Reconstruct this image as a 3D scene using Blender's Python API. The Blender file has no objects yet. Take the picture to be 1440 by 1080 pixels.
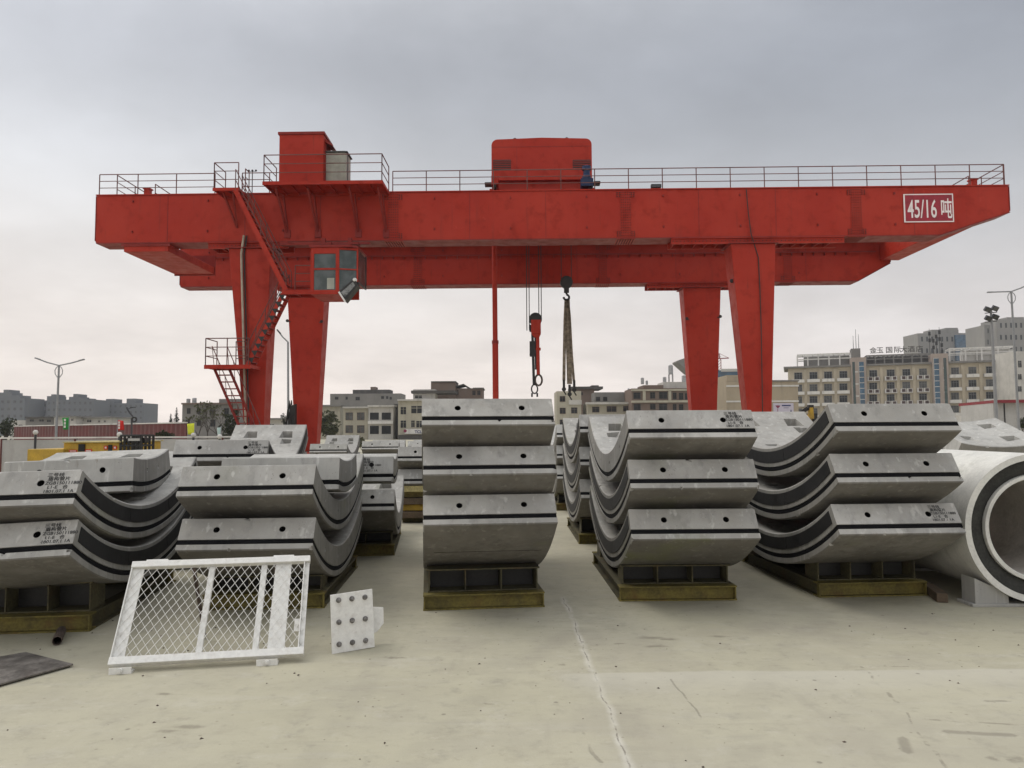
import bpy, bmesh, math, random
from mathutils import Vector, Matrix
random.seed(7)
R_ = math.radians
SC = bpy.context.scene
COL = SC.collection
W = bpy.data.worlds.new("World"); SC.world = W; W.use_nodes = True

# ------------------------------------------------------------------ camera
F_PX, PITCH, ROLL, CAM_H = 1056.97, R_(3.5164), R_(-0.3168), 1.711
cd = bpy.data.cameras.new('camera'); cam = bpy.data.objects.new('camera', cd); COL.objects.link(cam)
cd.sensor_fit = 'HORIZONTAL'; cd.sensor_width = 36.0; cd.lens = 36.0 * F_PX / 1440.0
cd.clip_end = 6000; cd.clip_start = 0.05
cam.matrix_world = (Matrix.Translation((0, 0, CAM_H)) @ Matrix.Rotation(math.pi/2 + PITCH, 4, 'X') @ Matrix.Rotation(ROLL, 4, 'Z'))
SC.camera = cam
def ray(px, py):
    dx, dy = px-720, py-540
    x = dx*math.cos(ROLL)+dy*math.sin(ROLL); y = -dx*math.sin(ROLL)+dy*math.cos(ROLL)
    u = -y/F_PX
    return Vector((x/F_PX, math.cos(PITCH)-u*math.sin(PITCH), math.sin(PITCH)+u*math.cos(PITCH)))
def at(px, py, Y):
    """world (x, z) of the point seen at a photograph pixel on the plane y = Y"""
    d = ray(px, py); t = Y/d.y
    return d.x*t, CAM_H+d.z*t
def gnd(px, py):
    d = ray(px, py); t = CAM_H/-d.z
    return Vector((d.x*t, d.y*t, 0))

# ------------------------------------------------------------------ object helpers
def tag(o, label=None, cat=None, group=None, kind=None):
    if label: o['label'] = label
    if cat: o['category'] = cat
    if group: o['group'] = group
    if kind: o['kind'] = kind
    return o
def thing(name, label, cat, loc=(0, 0, 0), rz=0.0, group=None, rot=None, kind='thing'):
    o = bpy.data.objects.new(name, None); COL.objects.link(o)
    o.empty_display_size = .2
    o.location = loc; o.rotation_euler = rot if rot else (0, 0, rz)
    return tag(o, label, cat, group, kind)
KIDS = {}
def link(name, me, parent=None, loc=None, rot=None):
    o = bpy.data.objects.new(name, me); COL.objects.link(o)
    if parent is not None:
        o.parent = parent; KIDS.setdefault(parent.name, []).append(o)
    if loc is not None: o.location = loc
    if rot is not None: o.rotation_euler = rot
    return o
def copy_tree(o, parent=None):
    c = o.copy(); COL.objects.link(c)
    if parent is not None:
        c.parent = parent; KIDS.setdefault(parent.name, []).append(c)
    for ch in KIDS.get(o.name, []): copy_tree(ch, c)
    return c
class MB:
    def __init__(s): s.v, s.f, s.sm = [], [], []
    def add(s, vs, fs, smooth=False):
        n = len(s.v); s.v += [tuple(p) for p in vs]; s.f += [tuple(i+n for i in f) for f in fs]; s.sm += [smooth]*len(fs)
        return s
    def box(s, x0, x1, y0, y1, z0, z1):
        if x0 > x1: x0, x1 = x1, x0
        if y0 > y1: y0, y1 = y1, y0
        if z0 > z1: z0, z1 = z1, z0
        return s.add([(x0,y0,z0),(x1,y0,z0),(x1,y1,z0),(x0,y1,z0),(x0,y0,z1),(x1,y0,z1),(x1,y1,z1),(x0,y1,z1)],
              [(0,3,2,1),(4,5,6,7),(0,1,5,4),(1,2,6,5),(2,3,7,6),(3,0,4,7)])
    def obox(s, c, size, M):
        h = [k/2 for k in size]; c = Vector(c)
        P = [c + M @ Vector((a*h[0], b*h[1], d*h[2])) for d in (-1, 1) for a, b in ((-1,-1),(1,-1),(1,1),(-1,1))]
        return s.add(P, [(0,3,2,1),(4,5,6,7),(0,1,5,4),(1,2,6,5),(2,3,7,6),(3,0,4,7)])
    def bar(s, p, q, w, h, up=(0,0,1)):
        p, q = Vector(p), Vector(q); d = (q-p); L = d.length
        if L < 1e-6: return s
        d /= L; upv = Vector(up)
        if abs(d.dot(upv)) > .98: upv = Vector((0,1,0)) if abs(d.y) < .9 else Vector((1,0,0))
        a = d.cross(upv).normalized(); b = a.cross(d)
        M = Matrix((a, d, b)).transposed()
        return s.obox((p+q)/2, (w, L, h), M)
    def tube(s, p, q, r, n=6, r2=None, caps=True, smooth=True):
        p, q = Vector(p), Vector(q); d = q-p
        if d.length < 1e-7: return s
        d.normalize(); r2 = r if r2 is None else r2
        a = d.cross(Vector((0,0,1)) if abs(d.z) < .9 else Vector((1,0,0))).normalized(); b = d.cross(a)
        vs = []
        for c, rr in ((p, r), (q, r2)):
            for i in range(n):
                t = 2*math.pi*i/n; vs.append(c + a*(rr*math.cos(t)) + b*(rr*math.sin(t)))
        s.add(vs, [(i, (i+1) % n, n+(i+1) % n, n+i) for i in range(n)], smooth)
        if caps:
            s.add(vs[:n], [tuple(range(n-1, -1, -1))]); s.add(vs[n:], [tuple(range(n))])
        return s
    def path(s, pts, r, n=6):
        for a, b in zip(pts, pts[1:]): s.tube(a, b, r, n)
        return s
    def prism(s, poly, axis, a, b):
        """poly: 2D points; axis 'y' -> points are (x,z); 'x' -> (y,z); 'z' -> (x,y)"""
        mk = {'y': lambda u, v, t: (u, t, v), 'x': lambda u, v, t: (t, u, v), 'z': lambda u, v, t: (u, v, t)}[axis]
        n = len(poly); vs = [mk(u, v, a) for u, v in poly] + [mk(u, v, b) for u, v in poly]
        return s.add(vs, [tuple(range(n)), tuple(range(2*n-1, n-1, -1))] + [(i, n+i, n+(i+1) % n, (i+1) % n) for i in range(n)])
    def lathe(s, prof, o=(0,0,0), ax=(0,0,1), n=16, smooth=True, closed=False):
        """prof: (r, h) pairs along axis"""
        o = Vector(o); d = Vector(ax).normalized()
        a = d.cross(Vector((0,0,1)) if abs(d.z) < .9 else Vector((1,0,0))).normalized(); b = d.cross(a)
        vs = []
        for r, h in prof:
            for i in range(n):
                t = 2*math.pi*i/n; vs.append(o + d*h + a*(r*math.cos(t)) + b*(r*math.sin(t)))
        m = len(prof); fs = []
        for j in range(m if closed else m-1):
            k = (j+1) % m
            for i in range(n): fs.append((j*n+i, j*n+(i+1) % n, k*n+(i+1) % n, k*n+i))
        s.add(vs, fs, smooth)
        if not closed:
            if prof[0][0] > 1e-5: s.add(vs[:n], [tuple(range(n-1, -1, -1))])
            if prof[-1][0] > 1e-5: s.add(vs[-n:], [tuple(range(n))])
        return s
    def ball(s, c, r, n=12, m=7):
        return s.lathe([(max(1e-6, r*math.sin(math.pi*j/m)), -r*math.cos(math.pi*j/m)) for j in range(m+1)], c, n=n)
    def mesh(s, name, mat, bevel=0, seg=2):
        me = bpy.data.meshes.new(name); me.from_pydata(s.v, [], s.f)
        me.polygons.foreach_set('use_smooth', s.sm)
        bm = bmesh.new(); bm.from_mesh(me)
        if bevel: bmesh.ops.remove_doubles(bm, verts=bm.verts, dist=1e-5)
        bmesh.ops.recalc_face_normals(bm, faces=bm.faces)
        if bevel:
            es = [e for e in bm.edges if len(e.link_faces) == 2 and e.calc_face_angle(0) > .5]
            bmesh.ops.bevel(bm, geom=es, offset=bevel, segments=seg, profile=.6, affect='EDGES', clamp_overlap=True)
        if any(s.sm):
            for e in bm.edges:
                if len(e.link_faces) == 2 and e.calc_face_angle(0) > .75: e.smooth = False
        bm.to_mesh(me); bm.free(); me.materials.append(mat)
        return me
    def build(s, name, mat, parent=None, loc=None, rot=None, bevel=0, seg=2):
        return link(name, s.mesh(name, mat, bevel, seg), parent, loc, rot)
def text_mesh(lines, size, mat, name, align='LEFT', spacing=1.0, weight=0.0, sx=1.0, depth=0.0):
    """flat lettering as a mesh in the local xz plane facing -y"""
    c = bpy.data.curves.new(name, 'FONT'); c.body = lines; c.size = size; c.align_x = align; c.space_line = spacing
    c.offset = weight; c.extrude = depth; c.resolution_u = 3
    o = bpy.data.objects.new(name, c); COL.objects.link(o)
    bpy.context.view_layer.update()
    dg = bpy.context.evaluated_depsgraph_get()
    me = bpy.data.meshes.new_from_object(o.evaluated_get(dg))
    bpy.data.objects.remove(o); bpy.data.curves.remove(c)
    for v in me.vertices: v.co = (v.co.x*sx, -v.co.z, v.co.y)
    me.materials.clear(); me.materials.append(mat); me.name = name
    return me

# ------------------------------------------------------------------ materials
class NT:
    def __init__(s, m):
        s.t = m.node_tree; s.t.nodes.clear(); s.pos = None
    def n(s, ty, **kw):
        x = s.t.nodes.new(ty)
        for k, v in kw.items(): setattr(x, k, v)
        return x
    def l(s, a, b): s.t.links.new(a, b)
    def P(s):
        if s.pos is None: s.pos = s.n('ShaderNodeNewGeometry').outputs['Position']
        return s.pos
    def sock(s, inp, v):
        if hasattr(v, 'is_output'): s.l(v, inp)
        else: inp.default_value = v
    def math(s, op, a, b=0.0, c=None, clamp=False):
        x = s.n('ShaderNodeMath', operation=op, use_clamp=clamp); s.sock(x.inputs[0], a); s.sock(x.inputs[1], b)
        if c is not None: s.sock(x.inputs[2], c)
        return x.outputs[0]
    def vmath(s, op, a, b=(0,0,0)):
        x = s.n('ShaderNodeVectorMath', operation=op); s.sock(x.inputs[0], a); s.sock(x.inputs[1], b)
        return x.outputs['Value'] if op in ('DOT_PRODUCT', 'LENGTH', 'DISTANCE') else x.outputs[0]
    def noise(s, scale, detail=4, rough=.55, stretch=None, src=None, dist=0.0, off=(0,0,0)):
        x = s.n('ShaderNodeTexNoise'); p = src or s.P()
        if stretch or off != (0,0,0):
            mp = s.n('ShaderNodeMapping'); mp.inputs['Scale'].default_value = stretch or (1,1,1); mp.inputs['Location'].default_value = off
            s.l(p, mp.inputs['Vector']); p = mp.outputs[0]
        s.l(p, x.inputs['Vector']); x.inputs['Scale'].default_value = scale; x.inputs['Detail'].default_value = detail
        x.inputs['Roughness'].default_value = rough; x.inputs['Distortion'].default_value = dist
        return x.outputs['Fac']
    def ramp(s, v, a, b, lo=0.0, hi=1.0, smooth=True):
        x = s.n('ShaderNodeMapRange', interpolation_type='SMOOTHSTEP' if smooth else 'LINEAR'); x.clamp = True
        s.sock(x.inputs['Value'], v); x.inputs['From Min'].default_value = a; x.inputs['From Max'].default_value = b
        x.inputs['To Min'].default_value = lo; x.inputs['To Max'].default_value = hi
        return x.outputs[0]
    def mix(s, f, a, b, mode='MIX'):
        x = s.n('ShaderNodeMix', data_type='RGBA', blend_type=mode); s.sock(x.inputs[0], f)
        for i, v in ((6, a), (7, b)):
            if hasattr(v, 'is_output'): s.l(v, x.inputs[i])
            else: x.inputs[i].default_value = (*v[:3], 1)
        return x.outputs[2]
    def out(s, col, rough=.8, metal=0.0, bump=None, bump_s=.2, bump_d=.01, spec=.5):
        b = s.n('ShaderNodeBsdfPrincipled'); o = s.n('ShaderNodeOutputMaterial')
        if hasattr(col, 'is_output'): s.l(col, b.inputs['Base Color'])
        else: b.inputs['Base Color'].default_value = (*col[:3], 1)
        s.sock(b.inputs['Roughness'], rough); b.inputs['Metallic'].default_value = metal
        b.inputs['Specular IOR Level'].default_value = spec
        if bump is not None:
            bp = s.n('ShaderNodeBump'); bp.inputs['Strength'].default_value = bump_s; bp.inputs['Distance'].default_value = bump_d
            s.l(bump, bp.inputs['Height']); s.l(bp.outputs[0], b.inputs['Normal'])
        s.l(b.outputs[0], o.inputs['Surface'])
        return b
def newmat(name):
    m = bpy.data.materials.new(name); m.use_nodes = True
    return m, NT(m)
def plain(name, col, rough=.7, metal=0.0, var=.18, scale=3.0, fine=40.0, bump=.08, spec=.4, dirt=None, dirt_amt=.35, streak=False):
    """painted / mineral surface with blotches, fine grain and optional dirt streaks"""
    m, t = newmat(name)
    n1 = t.noise(scale, 5, .6); n2 = t.noise(fine, 3, .6)
    a = t.math('ADD', t.math('MULTIPLY', n1, .65), t.math('MULTIPLY', n2, .35))
    dark = tuple(c*(1-var*1.6) for c in col); light = tuple(min(.95, c*(1+var)) for c in col)
    c = t.mix(t.ramp(a, .32, .68), dark, light)
    if dirt:
        s1 = t.noise(1.0, 4, .65, stretch=(scale*4, scale*4, scale*.35)) if streak else t.noise(scale*.7, 6, .7)
        c = t.mix(t.ramp(s1, .5, .78, 0, dirt_amt), c, dirt)
    t.out(c, t.ramp(n1, .3, .7, max(.05, rough-.1), min(1, rough+.1)), metal, n2, bump, .004, spec)
    return m
M = {}
# red crane paint: faded orange red with chalky patches, dull drip streaks
def crane_paint(name, col, faded):
    m, t = newmat(name)
    big = t.noise(.35, 4, .6); mid = t.noise(2.2, 5, .6); drip = t.noise(1.0, 4, .6, stretch=(5, 5, .35))
    c = t.mix(t.ramp(big, .3, .7), col, faded)
    c = t.mix(t.ramp(mid, .50, .72, 0, .5), c, tuple(k*.60 for k in col))
    rust = t.noise(1.0, 6, .75, stretch=(9, 9, .55), off=(2, 6, 1)); c = t.mix(t.ramp(rust, .60, .72, 0, .55), c, (.085, .022, .010))
    scuff = t.noise(3.0, 7, .75, off=(5, 5, 2)); c = t.mix(t.ramp(scuff, .60, .72, 0, .35), c, tuple(min(.6, k*1.25+.025) for k in faded))
    c = t.mix(t.ramp(drip, .58, .8, 0, .45), c, (col[0]*.45, col[1]*.6+.008, col[2]*.6+.008))
    t.out(c, t.ramp(mid, .3, .7, .42, .62), 0, t.noise(1.3, 2, .5), .12, .03, .22)
    return m
M['red'] = crane_paint('crane_red_paint', (.335, .019, .007), (.39, .031, .014))
M['bolt_red'] = plain('shadow_dark_bolt_heads', (.075, .014, .010), .7, var=.3)  # darkened red stands in for the shadows around the bolt heads
M['red_dark'] = crane_paint('crane_dark_red_paint', (.20, .020, .016), (.25, .028, .02))
M['red_rail'] = plain('railing_paint', (.14, .05, .042), .6, var=.3)
M['black_steel'] = plain('black_steel', (.022, .021, .02), .55, var=.3)
M['rope'] = plain('wire_rope', (.04, .04, .042), .6, .3)
M['beige_metal'] = plain('beige_conduit', (.42, .36, .28), .6, var=.2)
M['grey_metal'] = plain('grey_louvre_metal', (.34, .34, .29), .6, var=.15)
M['blue'] = plain('blue_motor_paint', (.009, .025, .085), .5, var=.25)
M['white_paint'] = plain('chipped_white_paint', (.72, .71, .67), .5, var=.06, scale=22, dirt=(.30, .22, .15), dirt_amt=.32)
M['white_letter'] = plain('white_lettering', (.80, .72, .70), .6, var=.05)
M['sign_red'] = plain('sign_crimson', (.30, .020, .035), .6, var=.2)
M['rust'] = plain('rusty_steel', (.085, .062, .05), .8, var=.35, dirt=(.13, .075, .045), dirt_amt=.5, scale=6)
M['plate_steel'] = plain('grey_rusty_plate', (.15, .135, .12), .65, var=.35, scale=7, dirt=(.08, .06, .05), dirt_amt=.8)
M['stand_steel'] = plain('olive_stand_steel', (.085, .075, .038), .75, var=.35, scale=5, dirt=(.10, .055, .025), dirt_amt=.8)
M['stand_rail'] = plain('ochre_rail_steel', (.155, .125, .030), .72, var=.3, scale=5, dirt=(.12, .055, .018), dirt_amt=.8)
M['gasket'] = plain('black_rubber_gasket', (.008, .008, .009), .9, var=.3, spec=.1)
M['sheet'] = plain('black_packing_sheet', (.011, .0105, .010), .75, var=.5, scale=5)
M['sheet_grey'] = plain('worn_packing_sheet', (.03, .029, .027), .8, var=.4, scale=5)
M['stencil'] = plain('black_stencil_paint', (.03, .03, .03), .8, var=.4, scale=30)
M['pipe_white'] = plain('white_pipe_coat', (.66, .65, .60), .6, var=.1, scale=4, dirt=(.22, .22, .16), dirt_amt=.55)
M['pipe_dark'] = plain('dark_joint_rubber', (.03, .03, .026), .7, var=.4, scale=6)
M['pipe_inside'] = plain('grey_pipe_lining', (.46, .43, .39), .8, var=.15, scale=3, dirt=(.16, .15, .10), dirt_amt=.6)
M['yellow'] = plain('yellow_machine_paint', (.46, .29, .035), .6, var=.2, dirt=(.14, .09, .04), dirt_amt=.5)
M['timber'] = plain('pale_yellow_timber', (.50, .42, .19), .8, var=.25, scale=5)
M['wood_dark'] = plain('brown_timber', (.12, .085, .055), .85, var=.3, scale=6)
M['bark'] = plain('bark', (.075, .062, .05), .9, var=.4, scale=8)
M['lamp_grey'] = plain('galvanised_pole', (.24, .245, .25), .5, var=.1)
M['dark_lamp'] = plain('dark_lamp_casing', (.05, .05, .055), .5, var=.2)

def concrete(name, col, warm, green=.25):
    """precast concrete: blotches, runs, tiny air holes, a little algae"""
    m, t = newmat(name)
    n1 = t.noise(1.6, 6, .62); n2 = t.noise(9, 5, .6); n3 = t.noise(70, 3, .6)
    rnd = t.n('ShaderNodeObjectInfo').outputs['Random']
    run = t.noise(1.0, 5, .65, stretch=(9, 9, .8))
    c = t.mix(t.ramp(n1, .32, .68), tuple(k*.72 for k in col), tuple(k*1.14 for k in col))
    c = t.mix(t.ramp(n2, .35, .75, 0, .45), c, warm)
    c = t.mix(t.math('MULTIPLY', rnd, .55), c, tuple(k*w for k, w in zip(col, (.74, .72, .68))))
    st = t.noise(.9, 3, .5, off=(11, 2, 5)); c = t.mix(t.ramp(st, .54, .62, 0, .28), c, tuple(k*.62 for k in col))
    rs = t.noise(1.0, 4, .7, stretch=(18, 18, 1.1), off=(1, 7, 2)); c = t.mix(t.ramp(rs, .66, .76, 0, .5), c, (.17, .12, .075))
    c = t.mix(t.ramp(run, .48, .74, 0, .6), c, tuple(k*.52 for k in col))
    c = t.mix(t.ramp(t.noise(1.1, 4, .6, off=(7, 3, 1)), .56, .74, 0, green), c, (.17, .18, .085))
    lr = t.noise(1.0, 4, .6, stretch=(14, 14, .7), off=(3, 9, 0))
    c = t.mix(t.ramp(lr, .57, .70, 0, .5), c, tuple(min(.8, k*1.45) for k in col))
    vo = t.n('ShaderNodeTexVoronoi'); t.l(t.P(), vo.inputs['Vector']); vo.inputs['Scale'].default_value = 38
    vd = t.math('ADD', vo.outputs['Distance'], t.math('MULTIPLY', t.noise(5, 2), .55))
    pit = t.ramp(vd, .28, .36, 1, 0)
    c = t.mix(t.math('MULTIPLY', pit, .7), c, (.09, .085, .075))
    h = t.math('ADD', t.math('MULTIPLY', n3, .4), t.math('MULTIPLY', n2, 1.0)); h = t.math('SUBTRACT', h, pit)
    t.out(c, t.ramp(n2, .3, .7, .72, .92), 0, h, .28, .006, .3)
    return m
M['concrete'] = concrete('precast_concrete', (.40, .39, .365), (.35, .33, .295))
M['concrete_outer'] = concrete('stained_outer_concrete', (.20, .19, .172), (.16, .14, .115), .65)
M['concrete_side'] = concrete('shaded_side_concrete', (.27, .262, .24), (.22, .205, .175), .3)  # darker base colour puts the shade on the curved side faces
M['concrete_pale'] = concrete('pale_precast_concrete', (.46, .455, .43), (.42, .40, .37), .08)

# ------------------------------------------------------------------ sky and light
SUN_EL, SUN_AZ = R_(52), R_(-62)       # azimuth from +y towards +x (sun to the left, a little in front)
def make_world():
    t = NT(W)
    tc = t.n('ShaderNodeTexCoord').outputs['Generated']
    sep = t.n('ShaderNodeSeparateXYZ'); t.l(tc, sep.inputs[0])
    x, y, z = sep.outputs
    zc = t.math('MAXIMUM', z, 0.0)
    # cloud deck projected on a plane overhead, so banks flatten towards the horizon
    den = t.math('ADD', zc, .22)
    u = t.math('DIVIDE', x, den); v = t.math('DIVIDE', y, den)
    cmb = t.n('ShaderNodeCombineXYZ'); t.l(u, cmb.inputs[0]); t.l(v, cmb.inputs[1])
    c1 = t.noise(.75, 6, .55, src=cmb.outputs[0], dist=.4); c2 = t.noise(2.2, 6, .6, src=cmb.outputs[0], off=(4, 2, 0))
    cl = t.math('ADD', t.math('MULTIPLY', c1, .65), t.math('MULTIPLY', c2, .35))
    cr = t.n('ShaderNodeValToRGB'); cr.color_ramp.interpolation = 'B_SPLINE'
    el = cr.color_ramp.elements
    stops = [(0.0, (.83, .745, .69)), (.12, (.80, .73, .68)), (.21, (.65, .625, .605)), (.30, (.49, .495, .505)), (.41, (.345, .357, .385)), (.50, (.395, .408, .437)), (.66, (.70, .71, .73)), (1.0, (.96, .96, .96))]
    el[0].position, el[0].color = stops[0][0], (*stops[0][1], 1)
    el[1].position, el[1].color = stops[-1][0], (*stops[-1][1], 1)
    for p, c in stops[1:-1]:
        e = el.new(p); e.color = (*c, 1)
    zz = t.math('ADD', zc, t.math('MULTIPLY', t.math('SUBTRACT', cl, .5), .13))
    t.l(zz, cr.inputs[0])
    # right side of the horizon is cooler and a little darker
    col = t.mix(t.ramp(x, -.15, .7, 0, 1), cr.outputs[0], (.90, .925, .965), 'MULTIPLY')
    side = t.ramp(x, -.62, .12, 1.42, .93)                 # brighter cloud to the left, thick bank right of centre
    hi = t.ramp(zc, .12, .36)
    front = t.ramp(y, -.2, .4)
    side = t.math('ADD', 1.0, t.math('MULTIPLY', t.math('MULTIPLY', hi, front), t.math('SUBTRACT', side, 1.0)))
    sh = t.math('MULTIPLY', side, t.ramp(cl, .32, .68, .84, 1.13))
    sh = t.math('MULTIPLY', sh, t.ramp(y, -.3, .3, 1.25, 1.0))
    mul = t.n('ShaderNodeVectorMath', operation='SCALE'); t.l(col, mul.inputs[0]); t.l(sh, mul.inputs['Scale'])
    up = t.n('ShaderNodeVectorMath', operation='SCALE'); t.l(mul.outputs[0], up.inputs[0]); up.inputs['Scale'].default_value = 10.0
    sky = t.n('ShaderNodeTexSky', sky_type='NISHITA'); sky.sun_disc = False; sky.sun_elevation = SUN_EL; sky.sun_rotation = SUN_AZ
    sky.dust_density = 3.0
    mx = t.mix(.93, sky.outputs[0], up.outputs[0])
    bg = t.n('ShaderNodeBackground'); t.l(mx, bg.inputs[0]); bg.inputs[1].default_value = .1
    o = t.n('ShaderNodeOutputWorld'); t.l(bg.outputs[0], o.inputs[0])
make_world()
sl = bpy.data.lights.new('sun', 'SUN'); so = bpy.data.objects.new('sun', sl); COL.objects.link(so)
sl.energy = 1.0; sl.angle = R_(36); sl.color = (1, .95, .88)
sdir = Vector((math.sin(SUN_AZ)*math.cos(SUN_EL), math.cos(SUN_AZ)*math.cos(SUN_EL), math.sin(SUN_EL)))
so.rotation_euler = (-sdir).to_track_quat('-Z', 'Y').to_euler(); so.location = (-20, 0, 40)
vs = SC.view_settings
vs.view_transform = 'Standard'; vs.look = 'None'; vs.gamma = 1; vs.exposure = 0.32; vs.use_curve_mapping = False

# ------------------------------------------------------------------ ground
def ground_mat():
    m, t = newmat('yard_concrete')
    P = t.P()
    n0 = t.noise(.22, 4, .6); n1 = t.noise(1.1, 6, .62); n2 = t.noise(6, 6, .65); n3 = t.noise(85, 3, .6)
    drag = t.noise(1.0, 6, .65, stretch=(.7, 5.5, 1)); drag2 = t.noise(1.0, 5, .6, stretch=(4, .5, 1), off=(2, 5, 0))
    c = t.mix(t.ramp(n0, .32, .68), (.405, .378, .276), (.468, .438, .328))
    c = t.mix(t.ramp(n1, .38, .72, 0, .5), c, (.325, .302, .245))
    c = t.mix(t.ramp(drag, .52, .75, 0, .45), c, (.47, .445, .37))
    c = t.mix(t.ramp(drag2, .58, .78, 0, .4), c, (.29, .265, .215))
    c = t.mix(t.ramp(t.noise(1.0, 7, .72, stretch=(1.2, 9, 1), off=(1, 4, 0)), .54, .72, 0, .28), c, (.285, .26, .21))
    c = t.mix(t.ramp(t.noise(2.6, 7, .72, off=(8, 1, 0)), .53, .72, 0, .4), c, (.49, .465, .39))
    c = t.mix(t.ramp(n2, .52, .75, 0, .5), c, (.26, .24, .195))
    c = t.mix(t.ramp(n3, .55, .8, 0, .35), c, (.27, .25, .21))
    m1 = t.noise(3.3, 8, .78, stretch=(.85, 1.15, 1), off=(3, 3, 0)); c = t.mix(t.ramp(m1, .50, .68, 0, .38), c, (.315, .285, .215))
    m2 = t.noise(11, 6, .75, stretch=(.8, 1.2, 1), off=(1, 8, 0)); c = t.mix(t.ramp(m2, .54, .70, 0, .34), c, (.27, .243, .185))
    m3 = t.noise(7, 7, .75, stretch=(.8, 1.2, 1), off=(6, 2, 0)); c = t.mix(t.ramp(m3, .56, .72, 0, .38), c, (.56, .525, .425))
    m4 = t.noise(.55, 5, .65, off=(4, 7, 0)); c = t.mix(t.ramp(m4, .50, .64, 0, .4), c, (.335, .305, .24))
    wob = t.math('MULTIPLY', t.math('SUBTRACT', t.noise(9, 5, .7), .5), .07)
    wob2 = t.math('MULTIPLY', t.math('SUBTRACT', t.noise(14, 4, .6, off=(3, 1, 0)), .5), .022)
    wobb = t.math('MULTIPLY', t.math('SUBTRACT', t.noise(2.2, 2, .5, off=(3, 1, 0)), .5), .10)
    def seg(a, b):
        a, b = Vector((a[0], a[1], 0)), Vector((b[0], b[1], 0)); d = b-a; L = d.length; d /= L
        pa = t.vmath('SUBTRACT', P, tuple(a))
        h = t.math('MINIMUM', t.math('MAXIMUM', t.vmath('DOT_PRODUCT', pa, tuple(d)), 0.0), L)
        sc = t.n('ShaderNodeVectorMath', operation='SCALE'); sc.inputs[0].default_value = tuple(d); t.l(h, sc.inputs['Scale'])
        dist = t.vmath('LENGTH', t.vmath('SUBTRACT', pa, sc.outputs[0]))
        # the line wanders sideways a little
        perp = t.math('ADD', t.vmath('DOT_PRODUCT', pa, (-d.y, d.x, 0)), t.math('ADD', wob2, wobb))
        over = t.math('SUBTRACT', t.vmath('DOT_PRODUCT', pa, tuple(d)), h)
        return t.math('ADD', t.math('ABSOLUTE', perp), t.math('ABSOLUTE', over))
    def G(px, py): g = gnd(px, py); return g.x, g.y
    brk = t.noise(3.1, 4, .7); brk2 = t.noise(5.3, 4, .7, off=(5, 1, 0))
    # slab joint running away from the camera, chipped along its length
    d1 = seg(G(895, 1100), G(792, 838))
    c = t.mix(t.math('MULTIPLY', t.ramp(d1, .0, .045, 1, 0), t.ramp(brk, .36, .62, .15, .8)), c, (.60, .575, .50))
    c = t.mix(t.math('MULTIPLY', t.ramp(d1, .002, .007, 1, 0), t.ramp(brk2, .42, .58, 0, .75)), c, (.13, .11, .09))
    # slab edge across: nearer slab is newer and paler
    ys = gnd(1200, 944).y
    sp = t.n('ShaderNodeSeparateXYZ'); t.l(P, sp.inputs[0])
    yy = t.math('ADD', sp.outputs[1], t.math('ADD', t.math('MULTIPLY', t.math('SUBTRACT', n1, .5), .16), t.math('MULTIPLY', sp.outputs[0], -.012)))
    right = t.ramp(sp.outputs[0], .2, .6)
    band = t.math('MULTIPLY', t.ramp(yy, ys-.03, ys+.01, 1, 0), t.ramp(yy, ys-.55, ys-.02, .15, 1))
    c = t.mix(t.math('MULTIPLY', t.math('MULTIPLY', band, right), .6), c, (.50, .475, .40))
    dk = None
    for a, b, w, br in (((1215, 938), (1232, 958), .005, .45), ((1232, 958), (1262, 988), .006, .43), ((1262, 988), (1292, 1030), .004, .46), ((1292, 1030), (1336, 1085), .005, .42),
                    ((1300, 1012), (1445, 1020), .007, .4), ((1330, 1028), (1425, 1034), .014, .35), ((1395, 1066), (1440, 1069), .018, .35), ((1222, 938), (1275, 936), .005, .4),
                    ((1272, 1038), (1280, 1058), .014, .3), ((946, 955), (985, 1010), .004, .4), ((815, 1030), (845, 1072), .006, .42), ((1385, 985), (1420, 986), .008, .4)):
        s = t.math('MULTIPLY', t.ramp(seg(G(*a), G(*b)), w*.8, w*2.6, 1, 0), t.ramp(brk2, br, br+.14))
        dk = s if dk is None else t.math('MAXIMUM', dk, s)
    c = t.mix(t.math('MULTIPLY', dk, .42), c, (.14, .12, .095))
    for cx, cy, rr, w in ((9.0, 1.5, 8.2, .13), (9.0, 1.5, 9.85, .13), (-14.0, 5.2, 13.0, .11), (-14.0, 5.2, 14.7, .11)):
        dd = t.math('ABSOLUTE', t.math('SUBTRACT', t.vmath('LENGTH', t.vmath('SUBTRACT', P, (cx, cy, 0))), rr))
        c = t.mix(t.math('MULTIPLY', t.ramp(t.math('ADD', dd, wob), w*.4, w*1.1, .16, 0), t.ramp(drag, .36, .6)), c, (.22, .20, .165))
    # scattered oil and tyre spots
    st = None
    for px, py, r in ((922, 909, .05), (915, 897, .07), (940, 899, .05), (262, 1022, .05), (240, 1028, .04), (232, 976, .035), (872, 905, .03), (790, 935, .02), (1010, 895, .05), (560, 925, .04), (690, 990, .03)):
        g = gnd(px, py)
        q = t.vmath('MULTIPLY', t.vmath('SUBTRACT', P, tuple(g)), (.45, 1.3, 1.0))
        dd = t.math('ADD', t.vmath('LENGTH', q), t.math('MULTIPLY', wob, 1.6))
        s = t.ramp(dd, r*.2, r*1.1, 1, 0); st = s if st is None else t.math('MAXIMUM', st, s)
    c = t.mix(t.math('MULTIPLY', st, .5), c, (.14, .12, .09))
    vo = t.n('ShaderNodeTexVoronoi'); t.l(P, vo.inputs['Vector']); vo.inputs['Scale'].default_value = 3.2
    c = t.mix(t.math('MULTIPLY', t.ramp(t.math('ADD', vo.outputs['Distance'], wob), .03, .06, 1, 0), .6), c, (.16, .14, .11))
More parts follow.
